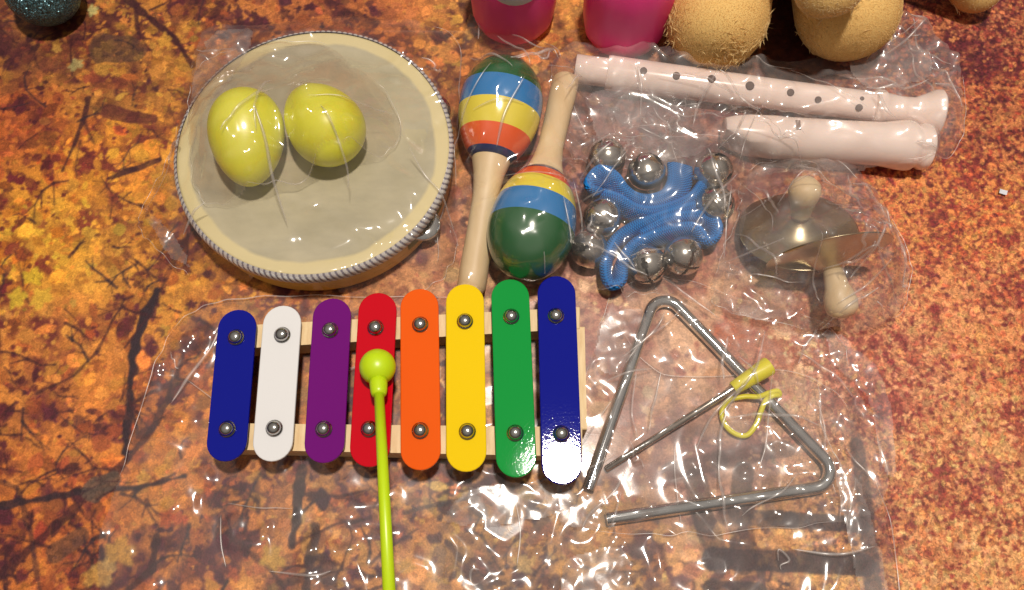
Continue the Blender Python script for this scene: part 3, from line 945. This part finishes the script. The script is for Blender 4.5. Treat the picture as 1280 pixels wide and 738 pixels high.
def wrist_bells():
    b1 = P(808, 240, 0)
    r1 = thing('bell_wristband', 'blue webbing wristband with jingle bells, folded loop beside the recorder mouthpiece', 'bells', b1, 'blue bell wristbands in one bag')
    strap('strap', [(748, 246, .010, .2, -.3, .010), (740, 234, .011, -.5, .0, .009), (752, 222, .012, -.2, .6, .009), (766, 228, .013, .3, .4, .008), (778, 242, .013, .2, .3, .0075),
                    (793, 254, .012, .1, .5, .008), (813, 259, .012, .0, .7, .009), (832, 254, .012, -.1, .9, .0095), (845, 240, .012, -.9, .6, .0100), (850, 224, .012, -1.7, .2, .0098), (850, 208, .012, -2.2, .0, .0095)], r1, .0076, .15)
    strap('strap', [(752, 246, .009, .0, .0, .008), (772, 254, .010, .1, .2, .008), (792, 266, .010, .1, .2, .008), (815, 270, .010, .0, .3, .008), (842, 264, .010, -.1, .4, .008), (866, 252, .010, -.2, .4, .008), (880, 236, .010, -.4, .3, .008)], r1, .0076, .10)
    bell(r1, 759, 197, .0124, (.1, -1, .1), .3)
    bell(r1, 808, 215, .0150, (.2, -.8, -.4), .8)
    bell(r1, 892, 214, .0150, (-.9, -.3, -.1), .5)
    bell(r1, 753, 272, .0150, (.8, .3, -.3), .9)
    b2 = P(820, 310, 0)
    r2 = thing('bell_wristband', 'blue webbing wristband with jingle bells, folded loop above the triangle tip', 'bells', b2, 'blue bell wristbands in one bag')
    strap('strap', [(866, 262, .009, 0, .1, .008), (845, 268, .010, 0, .1, .008), (818, 278, .011, .0, .2, .008), (788, 291, .012, .1, .2, .0085), (766, 308, .012, .1, .1, .009), (757, 334, .011, -.1, 0, .009), (762, 354, .010, -.2, -.4, .009),
                    (772, 352, .010, .3, -.3, .009), (778, 328, .011, .1, 0, .0085), (792, 310, .011, .1, .1, .008), (815, 299, .011, .1, .2, .008), (840, 292, .011, 0, .2, .0085), (864, 291, .011, .1, .2, .009), (878, 302, .010, .3, -.2, .009),
                    (888, 299, .010, .4, -.1, .009), (891, 286, .011, .3, .2, .009), (878, 276, .011, .1, .2, .0085), (856, 275, .011, 0, .2, .008), (830, 281, .010, 0, .2, .008), (800, 296, .010, 0, .2, .007)], r2, .0078, .10)
    bell(r2, 737, 312, .0122, (.9, .2, 0), .2)
    bell(r2, 809, 331, .0130, (-.1, .9, -.2), 1.2)
    bell(r2, 854, 320, .0150, (-.1, .8, -.5), .4)
    bell(r2, 894, 256, .0150, (-.7, -.5, -.3), .7)
wrist_bells()

# ------------------------------------------------------------------ finger cymbals
def cymbal(centre, normal, label, R=.0365):
    c, n = Vector(centre), Vector(normal).normalized()
    root = thing('finger_cymbal', label, 'cymbal', Vector((c.x, c.y, 0)), 'pair of finger cymbals')
    pr = [(0, .0015), (.0, .006), (-.0030, .010), (-.0062, .0145), (-.0078, .019), (-.0088, .027), (-.0102, R - .001), (-.0106, R), (-.0112, R - .0006), (-.0098, .027), (-.0088, .019), (-.0070, .0138), (-.0038, .0092), (-.0010, .0055), (-.0010, .0015)]
    part('plate', lathe(pr, c, n, 72), brass, root)
    hp = [(k_ * .86, r_) for k_, r_ in [(-.001, .0056), (.004, .0060), (.012, .0070), (.018, .0088), (.024, .0096), (.029, .0088), (.0325, .0060), (.0338, .0022), (.034, 0)]]
    part('knob', lathe(hp, c, n, 32), wood_h, root)
cymbal(P(1000, 272, .0230), (-.10, .42, .90), 'tilted brass finger cymbal with its pale wooden knob pointing up at the recorder')
cymbal(P(1041, 338, .0330), (.14, -.96, -.08), 'brass finger cymbal standing on edge with its wooden knob towards the triangle')

# ------------------------------------------------------------------ triangle, loop, beater
def round_path(pts, r, n=8):
    pts = [Vector(p) for p in pts]; out = [pts[0]]
    for i in range(1, len(pts) - 1):
        a = (pts[i - 1] - pts[i]).normalized(); b = (pts[i + 1] - pts[i]).normalized()
        half = a.angle(b) / 2; t = r / math.tan(half)
        p0, p1 = pts[i] + a * t, pts[i] + b * t
        c = pts[i] + (a + b).normalized() * (r / math.sin(half))
        for k in range(n + 1):
            f = k / n
            v0, v1 = p0 - c, p1 - c
            ang = v0.angle(v1)
            q = (v0 * math.sin((1 - f) * ang) + v1 * math.sin(f * ang)) / math.sin(ang)
            out.append(c + q)
    return out + [pts[-1]]
zr = .0038
g = part('triangle', tube(round_path([P(735, 612, zr), P(823, 358, zr), P(1060, 604, zr), P(758, 649, zr)], .0105, 10), .0037, 24), steel, None, sharp=50)
tag(g, 'steel musical triangle with an open corner, lying in a clear bag', 'triangle')

yl = mat('yellow_rubber', lin(232, 222, 30), rough=.4, sss=.25)
lp = [(972, 489, .0085), (962, 491, .0088), (948, 496, .0060), (930, 496, .0040), (911, 501, .0030), (902, 515, .0028), (907, 532, .0028), (920, 543, .0028), (934, 544, .0028), (945, 531, .0032), (951, 515, .0042), (957, 501, .0066), (966, 495, .0086), (974, 494, .0070)]
g = part('rubber_loop', tube(catmull([P(*p) for p in lp], 8, True), .0016, 12, True), yl, None)
tag(g, 'thin yellow rubber hanging loop around the triangle rod', 'loop')

def beater():
    a, b, c = P(757, 587, .0026), P(918, 485, .0104), P(962, 457, .0122)
    root = thing('triangle_beater', 'thin steel beater with a yellow rubber grip, lying across the triangle', 'beater', Vector((a.x, a.y, 0)))
    d = (c - a); L = d.length; d.normalize(); lb = (b - a).dot(d)
    bm = mat('beater_steel', (.55, .49, .42), rough=.16, metal=1)
    part('rod', lathe([(0, .0014), (.0006, .0020), (lb + .004, .0020)], a, d, 20), bm, root, sharp=50)
    part('grip', lathe([(lb - .001, .0036), (lb, .0041), (L - .001, .0058), (L, .0053), (L, .0020)], a, d, 28), yl, root, sharp=50)
beater()

# ------------------------------------------------------------------ toys along the far edge
def boot(u, v, R, label, patch):
    pk = MATS.get('pink_vinyl') or mat('pink_vinyl', lin(242, 66, 142), rough=.42, spec=.4, sss=.1)
    p = P(u, v, 0); c = Vector((p.x, p.y + R * .80, 0))
    root = thing('toy_boot', label, 'toy', c, 'pair of pink toy boots')
    pr = [(0.0, 0), (.0005, R * .72), (.003, R * .86), (.007, R * .94), (.015, R * .99), (.035, R * 1.02), (.055, R * 1.02), (.075, R * .96), (.078, R * .90), (.078, R * .86), (.05, R * .86), (.05, 0)]
    vs, fs = lathe(pr, c, (0, 0, 1), 72)
    out = []
    for x, y, z in vs:                                       # pressed vertical flutes
        a = math.atan2(y - c.y, x - c.x); f = 1 + .012 * math.sin(a * 11 + .8) * min(z / .01, 1)
        out.append((c.x + (x - c.x) * f, c.y + (y - c.y) * f, z))
    part('shell', (out, fs), pk, root)
    if patch:
        wm = mat('white_patch', lin(206, 202, 206), rough=.5)
        vs, fs = [], []
        n, rr = 24, 6
        for j in range(rr + 1):
            for k in range(n):
                t = 2 * math.pi * k / n; q = j / rr
                a = -math.pi / 2 + .05 + .60 * q * math.cos(t); z = .064 + .012 * q * math.sin(t)
                f = R * (1.0 + .036) + .0006 * (1 - q ** 6)
                vs.append((c.x + f * math.cos(a), c.y + f * math.sin(a), z))
        for j in range(rr):
            for k in range(n):
                k2 = (k + 1) % n
                fs.append((j * n + k, (j + 1) * n + k, (j + 1) * n + k2, j * n + k2))
        part('oval_patch', (vs, fs), wm, root)
boot(642, 57, .0290, 'rounded pink toy boot with a pale oval patch behind the maracas', True)
boot(780, 74, .0290, 'plain rounded pink toy boot standing beside the plush bear', False)

def capsule(a, b, r0, r1, segs=40):
    a, b = Vector(a), Vector(b); d = (b - a).normalized(); L = (b - a).length
    pr = [(-r0 * math.cos(k * math.pi / 16), r0 * math.sin(k * math.pi / 16) ** .78) for k in range(9)]
    pr += [(L * k / 8, r0 + (r1 - r0) * k / 8) for k in range(1, 8)]
    pr += [(L + r1 * math.sin(k * math.pi / 16), r1 * math.cos(k * math.pi / 16)) for k in range(9)]
    pr[0] = (pr[0][0], 0); pr[-1] = (pr[-1][0], 0)
    return lathe(pr, a, d, segs)

def fur(geo, count, length, width, seed, droop=.35):
    rng = np.random.default_rng(seed)
    V = np.asarray(geo[0]); T = []
    for f in geo[1]:
        for k in range(1, len(f) - 1): T.append((f[0], f[k], f[k + 1]))
    T = np.asarray(T); A, B, C = V[T[:, 0]], V[T[:, 1]], V[T[:, 2]]
    cr = np.cross(B - A, C - A); ar = np.linalg.norm(cr, axis=1); nr = cr / np.maximum(ar, 1e-12)[:, None]
    ctr = V.mean(0)
    pick = rng.choice(len(T), count, p=ar / ar.sum())
    u, v = rng.random(count), rng.random(count); sw = u + v > 1; u[sw], v[sw] = 1 - u[sw], 1 - v[sw]
    p = A[pick] + (B - A)[pick] * u[:, None] + (C - A)[pick] * v[:, None]
    n = nr[pick]
    flow = np.stack([np.sin(p[:, 0] * 160 + p[:, 1] * 90), np.cos(p[:, 1] * 150 - p[:, 0] * 60) - .5, -.4 * np.ones(count)], -1)
    dr = n + droop * flow + rng.normal(0, .32, (count, 3)); dr /= np.linalg.norm(dr, axis=1)[:, None]
    sd = np.cross(dr, rng.normal(size=(count, 3))); sd /= np.linalg.norm(sd, axis=1)[:, None]
    L = length * rng.uniform(.6, 1.15, count)[:, None]
    q = [p - sd * width - n * .0005, p + sd * width - n * .0005, p + dr * L * .6 + sd * width * .7, p + dr * L + n * -.15 * L]
    vs = np.stack(q, 1).reshape(-1, 3)
    i = np.arange(count) * 4
    fs = np.stack([i, i + 1, i + 2, i + 3], -1)
    return vs, fs

def teddy():
    c = P(980, -120, 0)
    root = thing('teddy_bear', 'tan plush bear sitting with furry feet beside the recorder', 'plush toy', c)
    tan = mat('plush_tan', lin(244, 220, 162), rough=.9, spec=.1, sheen=.5, vary=(60, .8, lin(226, 192, 124), (1, 1, 1)))
    cream = mat('plush_cream', lin(246, 232, 190), rough=.9, spec=.1, sheen=.5, vary=(80, .8, lin(196, 160, 92), (1, 1, 1)))
    skin = mat('plush_backing', lin(222, 184, 116), rough=.95, spec=.1)
    for m in (tan, cream):                                   # thin pile lets light through
        nt = m.node_tree; p = nt.nodes['Principled BSDF']; out = nt.nodes['Material Output']
        t = nt.nodes.new('ShaderNodeBsdfTranslucent'); mx = nt.nodes.new('ShaderNodeMixShader'); mx.inputs[0].default_value = .5
        nt.links.new(p.inputs['Base Color'].links[0].from_socket, t.inputs[0])
        nt.links.new(p.outputs[0], mx.inputs[1]); nt.links.new(t.outputs[0], mx.inputs[2]); nt.links.new(mx.outputs[0], out.inputs[0])
    def limb(name, a, b, r0, r1, n, length, m, seed):
        g = capsule(a, b, r0, r1)
        o = part(name, g, skin, root)
        part('fur', fur(g, n, length, 0.00009 if n > 50000 else .00011, seed), m, o, smooth=False)
    limb('leg', P(897, 16, .034), P(905, -90, .036), .0335, .036, 105000, .0056, tan, 1)
    limb('leg', P(1059, 8, .034), P(1050, -90, .036), .0335, .036, 105000, .0056, tan, 2)
    limb('arm', P(1036, -24, .085), P(1030, -120, .110), .0210, .024, 26000, .008, cream, 3)
    limb('arm', P(1220, -18, .020), P(1150, -130, .070), .0175, .024, 12000, .008, cream, 4)
    t0 = P(980, -170, .05)
    limb('torso', (t0.x, t0.y, .050), (t0.x, t0.y + .01, .130), .050, .045, 9000, .006, tan, 5)
    limb('head', (t0.x, t0.y + .005, .200), (t0.x, t0.y + .01, .215), .042, .042, 8000, .006, tan, 6)
teddy()

def glitter_ball():
    r = .0245
    p = P(52, -14, r)
    gm = mat('teal_glitter', lin(40, 92, 104), rough=.3, metal=.6)
    nt = gm.node_tree; b = nt.nodes['Principled BSDF']
    tc = nt.nodes.new('ShaderNodeTexCoord')
    vo = nt.nodes.new('ShaderNodeTexVoronoi'); vo.inputs['Scale'].default_value = 1500
    nt.links.new(tc.outputs['Object'], vo.inputs['Vector'])
    sb = nt.nodes.new('ShaderNodeVectorMath'); sb.operation = 'SUBTRACT'; sb.inputs[1].default_value = (.5, .5, .5); nt.links.new(vo.outputs['Color'], sb.inputs[0])
    sc = nt.nodes.new('ShaderNodeVectorMath'); sc.operation = 'SCALE'; sc.inputs['Scale'].default_value = 1.3; nt.links.new(sb.outputs[0], sc.inputs[0])
    ge = nt.nodes.new('ShaderNodeNewGeometry')
    ad = nt.nodes.new('ShaderNodeVectorMath'); ad.operation = 'ADD'; nt.links.new(ge.outputs['Normal'], ad.inputs[0]); nt.links.new(sc.outputs[0], ad.inputs[1])
    nm = nt.nodes.new('ShaderNodeVectorMath'); nm.operation = 'NORMALIZE'; nt.links.new(ad.outputs[0], nm.inputs[0])
    nt.links.new(nm.outputs[0], b.inputs['Normal'])
    rp = nt.nodes.new('ShaderNodeMix'); rp.data_type = 'RGBA'; rp.inputs[6].default_value = (*lin(38, 72, 82), 1); rp.inputs[7].default_value = (*lin(104, 142, 150), 1)
    sp = nt.nodes.new('ShaderNodeSeparateColor'); nt.links.new(vo.outputs['Color'], sp.inputs[0]); nt.links.new(sp.outputs[1], rp.inputs[0])
    nt.links.new(rp.outputs[2], b.inputs['Base Color'])
    vs, fs = lathe([(-r * math.cos(k * math.pi / 32), r * math.sin(k * math.pi / 32)) for k in range(33)], p, (0, 0, 1), 64)
    rng = np.random.default_rng(5)
    vs = [tuple(Vector(p) + (Vector(v) - Vector(p)) * (1 + rng.normal(0, .004))) for v in vs]
    tag(part('glitter_ball', (vs, fs), gm, None), 'small teal glitter covered ball on the printed sheet', 'ball')
glitter_ball()

def scrap():
    p = P(1253, 241, 0); rng = np.random.default_rng(3)
    vs, fs = [], []
    n = 6
    for j in range(n):
        for i in range(n):
            x, y = (i / (n - 1) - .5) * .0046, (j / (n - 1) - .5) * .0030
            vs.append((p.x + x + y * .4, p.y + y - x * .35, .0006 + abs(x * .25) + rng.uniform(0, .0004)))
    for j in range(n - 1):
        for i in range(n - 1): fs.append((j * n + i, j * n + i + 1, (j + 1) * n + i + 1, (j + 1) * n + i))
    tag(part('paper_scrap', (vs, fs), mat('paper', lin(206, 208, 214), rough=.7), None, smooth=False), 'tiny pale crumpled scrap of paper on the red leaf litter', 'scrap')
scrap()

# ------------------------------------------------------------------ clear bags draped over the instruments
def bvh_of(names):
    bpy.context.view_layer.update()
    vs, fs = [], []
    for o in SC.objects:
        if o.type != 'MESH' or o.name.startswith('fur'): continue
        r = o
        while r.parent: r = r.parent
        if r.name.split('.')[0] not in names: continue
        mw = o.matrix_world; off = len(vs)
        vs += [mw @ v.co for v in o.data.vertices]
        fs += [tuple(i + off for i in p.vertices) for p in o.data.polygons]
    return BVHTree.FromPolygons(vs, fs) if vs else None

def inside(poly, X, Y):
    c = np.zeros(X.shape, bool); n = len(poly)
    for i in range(n):
        (xa, ya), (xb, yb) = poly[i], poly[(i + 1) % n]
        if ya == yb: continue
        c ^= ((ya > Y) != (yb > Y)) & (X < (xb - xa) * (Y - ya) / (yb - ya) + xa)
    return c

def bag(label, outline, over, film, seed, base_z=.0008, folds=60, amp=1.0, wave=1.0, floor_z=None, slope=.8, iters=40, edge=True, lift=.0009, fw=1.0, pleats=40, tiny=1.0, parent=None, wild=[]):
    rng = np.random.default_rng(seed)
    poly = [tuple(p.xy) for p in catmull([P(u, v, base_z) for (u, v) in outline], 6, True)]
    poly = [(x + rng.normal(0, .0008), y + rng.normal(0, .0008)) for x, y in poly]
    xs = [p[0] for p in poly]; ys = [p[1] for p in poly]
    st = .0009
    W = int((max(xs) - min(xs)) / st) + 3; H = int((max(ys) - min(ys)) / st) + 3
    gx = min(xs) - st + np.arange(W) * st; gy = min(ys) - st + np.arange(H) * st
    X, Y = np.meshgrid(gx, gy)
    ins = inside(poly, X, Y)
    obs = np.full((H, W), base_z)
    tree = bvh_of(over) if over else None
    if tree:
        for j in range(0, H, 2):
            for i in range(0, W, 2):
                h = tree.ray_cast(Vector((gx[i], gy[j], .3)), Vector((0, 0, -1)))
                if h[0] is not None and h[0].z > base_z:
                    obs[j:j + 2, i:i + 2] = max(h[0].z + lift, base_z)
    z = obs.copy()
    for k in range(70):                                       # stiff film tents away from what it holds
        s = z.copy()
        for dy, dx, l in ((0, 1, 1), (1, 0, 1), (1, 1, 1.414), (1, -1, 1.414)):
            for sg in (1, -1):
                q = np.roll(np.roll(z, dy * sg, 0), dx * sg, 1)
                s = np.maximum(s, q - slope * st * l)
        if np.abs(s - z).max() < 1e-5: break
        z = s
    D = np.where(ins, 1.0, 0.0)
    for k in range(90):
        q = D.copy()
        for ax in (0, 1):
            for sg in (1, -1): q = np.minimum(q, np.roll(D, sg, ax) + st)
        if np.abs(q - D).max() < 1e-6: break
        D = q
    z = np.maximum(np.minimum(z, base_z + D * 1.6), obs)
    for k in range(int(iters)):
        s = z.copy()
        s[1:-1, 1:-1] = (z[:-2, 1:-1] + z[2:, 1:-1] + z[1:-1, :-2] + z[1:-1, 2:]) / 4
        z = np.maximum(s, obs)
    def facets(cell, amp):
        """crumpled sheet: flat facets meeting in straight creases"""
        an = rng.uniform(0, math.pi); ca, sa = math.cos(an), math.sin(an)
        wx, wy = smooth_field((H, W), cell / st * .7, rng), smooth_field((H, W), cell / st * .7, rng)
        U = ((X - gx[0]) * ca + (Y - gy[0]) * sa) / cell + .35 * wx + 200
        V = (-(X - gx[0]) * sa + (Y - gy[0]) * ca) / cell + .35 * wy + 200
        i0, j0 = np.floor(U).astype(int), np.floor(V).astype(int); fx, fy = U - i0, V - j0
        h = rng.normal(size=(512, 512)); g = lambda a, b: h[a % 512, b % 512]
        lo = g(i0, j0) + (g(i0 + 1, j0) - g(i0, j0)) * fx + (g(i0, j0 + 1) - g(i0, j0)) * fy
        hi = g(i0 + 1, j0 + 1) + (g(i0, j0 + 1) - g(i0 + 1, j0 + 1)) * (1 - fx) + (g(i0 + 1, j0) - g(i0 + 1, j0 + 1)) * (1 - fy)
        return amp * np.where(fx + fy < 1, lo, hi)
    cr = wave * (facets(.022, .0012) + tiny * facets(.009, .00010) + .00025 * smooth_field((H, W), 14, rng))
    pts = np.argwhere(ins)
    for k in range(folds):                                    # creases: bent chains of rounded ridges
        j, i = pts[rng.integers(len(pts))]
        px, py = gx[i], gy[j]
        if wild and rng.random() < .7:
            u, v, rr = wild[rng.integers(len(wild))]
            q = P(u, v, base_z); px, py = q.x + rng.normal(0, rr), q.y + rng.normal(0, rr)
        an = rng.uniform(0, 2 * math.pi); L = rng.uniform(.004, .020) * (2.2 if rng.random() < .3 else 1)
        w = rng.uniform(.0012, .0034) * fw; A = w * rng.uniform(.5, 1.2) * amp * (1 if rng.random() < .75 else -.7)
        best = np.zeros((H, W)); nseg = rng.integers(1, 5)
        for q in range(nseg):
            ex, ey = px + math.cos(an) * L, py + math.sin(an) * L
            m = 4 * w
            i0, i1 = np.searchsorted(gx, [min(px, ex) - m, max(px, ex) + m]); j0, j1 = np.searchsorted(gy, [min(py, ey) - m, max(py, ey) + m])
            if i1 > i0 and j1 > j0:
                xx, yy = X[j0:j1, i0:i1], Y[j0:j1, i0:i1]
                t = np.clip(((xx - px) * (ex - px) + (yy - py) * (ey - py)) / L ** 2, 0, 1)
                d2 = (xx - px - t * (ex - px)) ** 2 + (yy - py - t * (ey - py)) ** 2
                f = (q + t) / nseg
                best[j0:j1, i0:i1] = np.maximum(best[j0:j1, i0:i1], np.exp(-d2 / (2 * w * w)) * np.sqrt(np.clip(1.02 - (2 * f - 1) ** 2, 0, 1)))
            px, py = ex, ey
            an += rng.choice([-1, 1]) * rng.uniform(.3, 1.5); L *= rng.uniform(.5, 1.1)
        cr += A * best
    cr = cr - cr[ins].min() * .35
    z = z + np.where(ins, np.maximum(cr, -.0002), 0)
    z = np.maximum(z, obs)
    for k in range(3):
        zz = z.copy()
        zz[1:-1, 1:-1] = .5 * z[1:-1, 1:-1] + .125 * (z[:-2, 1:-1] + z[2:, 1:-1] + z[1:-1, :-2] + z[1:-1, 2:])
        z = zz
    idx = -np.ones((H, W), int)
    cell = ins[:-1, :-1] & ins[1:, :-1] & ins[:-1, 1:] & ins[1:, 1:]
    use = np.zeros((H, W), bool)
    for a in (0, 1):
        for b in (0, 1):
            use[a:H - 1 + a, b:W - 1 + b] |= cell
    idx[use] = np.arange(use.sum())
    vs = np.stack([X[use], Y[use], z[use]], -1)
    c = np.argwhere(cell)
    fs = np.stack([idx[c[:, 0], c[:, 1]], idx[c[:, 0], c[:, 1] + 1], idx[c[:, 0] + 1, c[:, 1] + 1], idx[c[:, 0] + 1, c[:, 1]]], -1)
    if parent is not None:
        return part('sheen_film', (vs, fs), film, parent)
    o = part('plastic_bag', (vs, fs), film, None)
    tag(o, label, 'plastic bag', 'clear plastic bags round the instruments')
    if pleats:                                                # pressed-in pleats standing proud of the sheet
        geos = []
        def zat(x, y):
            i = min(max(int(round((x - gx[0]) / st)), 0), W - 1); j = min(max(int(round((y - gy[0]) / st)), 0), H - 1)
            return (z[j, i], bool(ins[j, i]))
        for k in range(pleats):
            j, i = pts[rng.integers(len(pts))]
            px, py = gx[i], gy[j]
            squig = rng.random() < .15
            if wild and rng.random() < (.9 if squig else .45):
                u, v, rr = wild[rng.integers(len(wild))]
                q = P(u, v, base_z); px, py = q.x + rng.normal(0, rr * .8), q.y + rng.normal(0, rr * .8)
            an = rng.uniform(0, 2 * math.pi)
            path = []
            n = rng.integers(3, 7) if squig else rng.integers(2, 4)
            ctl = [(px, py)]
            for q in range(n):
                l = rng.uniform(.0012, .0060) if squig else rng.uniform(.008, .026)
                px, py = px + math.cos(an) * l, py + math.sin(an) * l
                ctl.append((px, py))
                an += rng.choice([-1, 1]) * (rng.uniform(.3, 1.6) if squig else rng.uniform(.03, .35))
            crv = catmull([Vector((x, y, 0)) for x, y in ctl], 5 if squig else 10)
            path = []
            for p in crv:
                h, ok = zat(p.x, p.y)
                if not ok: break
                path.append(Vector((p.x, p.y, h + .0001)))
            if len(path) < 5: continue
            for it in range(2):
                path = [path[0]] + [(path[a - 1] + path[a] * 2 + path[a + 1]) / 4 for a in range(1, len(path) - 1)] + [path[-1]]
            r = rng.uniform(.00035, .0012); m = len(path)
            geos.append(tube(path, [r * max(.12, math.sin(math.pi * (a + .3) / (m - .4)) ** .5) for a in range(m)], 7))
        if geos:
            tag(part('crease', join(*geos), CREASE, o), kind='stuff')
    if edge:                                                  # folded, heat-sealed border
        ring = []
        for (x, y) in poly:
            i = min(max(int(round((x - gx[0]) / st)), 1), W - 2); j = min(max(int(round((y - gy[0]) / st)), 1), H - 2)
            ring.append(Vector((x, y, z[j - 1:j + 2, i - 1:i + 2].max() + .0002)))
        k = 0
        while k < len(ring) - 3:
            n = int(rng.integers(5, 16))
            if rng.random() < .62:
                run = catmull(ring[k:k + n + 1], 3); m = len(run)
                if m > 4:
                    r = rng.uniform(.00025, .0005)
                    part('sealed_edge', tube(run, [r * max(.1, math.sin(math.pi * (q + .2) / m) ** .5) for q in range(m)], 6), CREASE, o)
            k += n + int(rng.integers(0, 4))
    return o

CREASE = film_mat('creased_film', .15, gloss_rough=.34, tint=(.995, .99, .985), refl=.07, graze=.0)
F1 = film_mat('clear_film', .08, fine=.04)
F2 = film_mat('cloudy_film', .135)
F3 = film_mat('thin_film', .030, fine=.03)

flat_bag = bag('large empty clear bag lying flat on the sheet beneath the xylophone',
    [(150, 600), (190, 470), (235, 395), (330, 372), (560, 372), (735, 376), (830, 470), (1010, 470), (1088, 580), (1112, 800), (900, 830), (500, 835), (180, 800), (120, 700)],
    [], F3, 11, base_z=.0004, folds=190, amp=.75, wave=.25, fw=1.3, tiny=0, pleats=16, wild=[(220, 470, .012), (210, 590, .014), (600, 630, .02), (640, 700, .02), (760, 720, .02), (430, 710, .014), (1060, 640, .015), (900, 730, .03), (1060, 590, .015)])
drum_bag = bag('clear bag pulled tight over the tambourine',
    [(245, 62), (262, 36), (330, 34), (420, 26), (558, 40), (574, 120), (572, 250), (566, 330), (520, 366), (400, 372), (300, 356), (232, 342), (186, 298), (180, 268), (214, 212), (232, 130)],
    ['tambourine', 'egg_shaker'], F3, 12, folds=130, amp=1.0, wave=.4, fw=1.2, pleats=12, wild=[(265, 75, .015), (205, 300, .012), (400, 270, .02), (540, 320, .015), (250, 230, .01), (545, 110, .012)])
egg_bag = bag('small clear bag around the egg shakers on the tambourine',
    [(246, 84), (300, 66), (396, 58), (432, 78), (482, 120), (500, 180), (440, 212), (340, 246), (262, 258), (240, 200), (238, 130)],
    ['egg_shaker', 'tambourine'], F3, 13, base_z=ZT, folds=60, amp=1.0, wave=.4, fw=1.2, pleats=3, wild=[(345, 210, .012), (260, 210, .01), (420, 210, .012), (345, 120, .01)])
maraca_bag = bag('clear bag holding the striped maracas',
    [(590, 22), (640, 48), (700, 66), (738, 92), (746, 180), (738, 300), (716, 352), (660, 368), (575, 366), (548, 330), (560, 230), (572, 110)],
    ['maraca'], F3, 14, folds=140, amp=1.0, wave=.5, fw=1.2, pleats=18, wild=[(600, 45, .012), (705, 130, .015), (570, 280, .012), (725, 250, .012), (690, 120, .012)])
recorder_bag = bag('long clear bag around the white recorder pieces',
    [(694, 76), (740, 56), (860, 74), (1010, 76), (1080, 40), (1150, 28), (1196, 100), (1192, 186), (1130, 218), (1000, 222), (900, 226), (760, 214), (706, 190), (690, 130)],
    ['recorder_tube', 'recorder_mouthpiece'], F2, 15, folds=260, amp=1.2, wave=.7, fw=1.2, pleats=40, wild=[(1110, 60, .015), (800, 160, .02), (760, 150, .02), (860, 170, .02), (1170, 90, .012), (930, 190, .014)])
bell_bag = bag('clear bag around the blue wrist bells',
    [(736, 186), (800, 176), (944, 184), (928, 260), (936, 330), (870, 362), (790, 372), (728, 362), (712, 320), (722, 240)],
    ['bell_wristband'], F1, 16, folds=120, amp=1.1, wave=.5, fw=1.1, pleats=20, wild=[(880, 245, .01), (900, 330, .015), (735, 330, .01), (800, 185, .01)])
cymbal_bag = bag('clear bag around the brass finger cymbals',
    [(926, 226), (1000, 200), (1064, 206), (1112, 280), (1134, 340), (1112, 400), (1050, 424), (950, 404), (888, 380), (900, 320), (920, 270)],
    ['finger_cymbal'], F2, 17, folds=160, amp=1.2, wave=.7, fw=1.2, pleats=30, wild=[(960, 270, .015), (1040, 340, .012), (960, 370, .016), (1100, 380, .012)])
triangle_bag = bag('clear bag laid over the steel triangle and its beater',
    [(770, 362), (850, 352), (930, 376), (1030, 408), (1064, 470), (1110, 580), (1096, 640), (1020, 655), (860, 668), (740, 664), (694, 640), (712, 540), (742, 440)],
    ['triangle', 'rubber_loop', 'triangle_beater'], F1, 18, folds=160, amp=.85, wave=.32, fw=1.3, tiny=0, lift=.0018, pleats=30, wild=[(830, 400, .015), (1040, 440, .016), (1060, 500, .014), (920, 560, .03), (880, 620, .03), (960, 620, .02), (780, 480, .02), (1000, 520, .02), (890, 450, .015)])

# extra cloudy film strips, their milky haze imitating broad sheens on the bags
F4 = film_mat('sheen_film', .11, gloss_rough=.16, refl=.07)
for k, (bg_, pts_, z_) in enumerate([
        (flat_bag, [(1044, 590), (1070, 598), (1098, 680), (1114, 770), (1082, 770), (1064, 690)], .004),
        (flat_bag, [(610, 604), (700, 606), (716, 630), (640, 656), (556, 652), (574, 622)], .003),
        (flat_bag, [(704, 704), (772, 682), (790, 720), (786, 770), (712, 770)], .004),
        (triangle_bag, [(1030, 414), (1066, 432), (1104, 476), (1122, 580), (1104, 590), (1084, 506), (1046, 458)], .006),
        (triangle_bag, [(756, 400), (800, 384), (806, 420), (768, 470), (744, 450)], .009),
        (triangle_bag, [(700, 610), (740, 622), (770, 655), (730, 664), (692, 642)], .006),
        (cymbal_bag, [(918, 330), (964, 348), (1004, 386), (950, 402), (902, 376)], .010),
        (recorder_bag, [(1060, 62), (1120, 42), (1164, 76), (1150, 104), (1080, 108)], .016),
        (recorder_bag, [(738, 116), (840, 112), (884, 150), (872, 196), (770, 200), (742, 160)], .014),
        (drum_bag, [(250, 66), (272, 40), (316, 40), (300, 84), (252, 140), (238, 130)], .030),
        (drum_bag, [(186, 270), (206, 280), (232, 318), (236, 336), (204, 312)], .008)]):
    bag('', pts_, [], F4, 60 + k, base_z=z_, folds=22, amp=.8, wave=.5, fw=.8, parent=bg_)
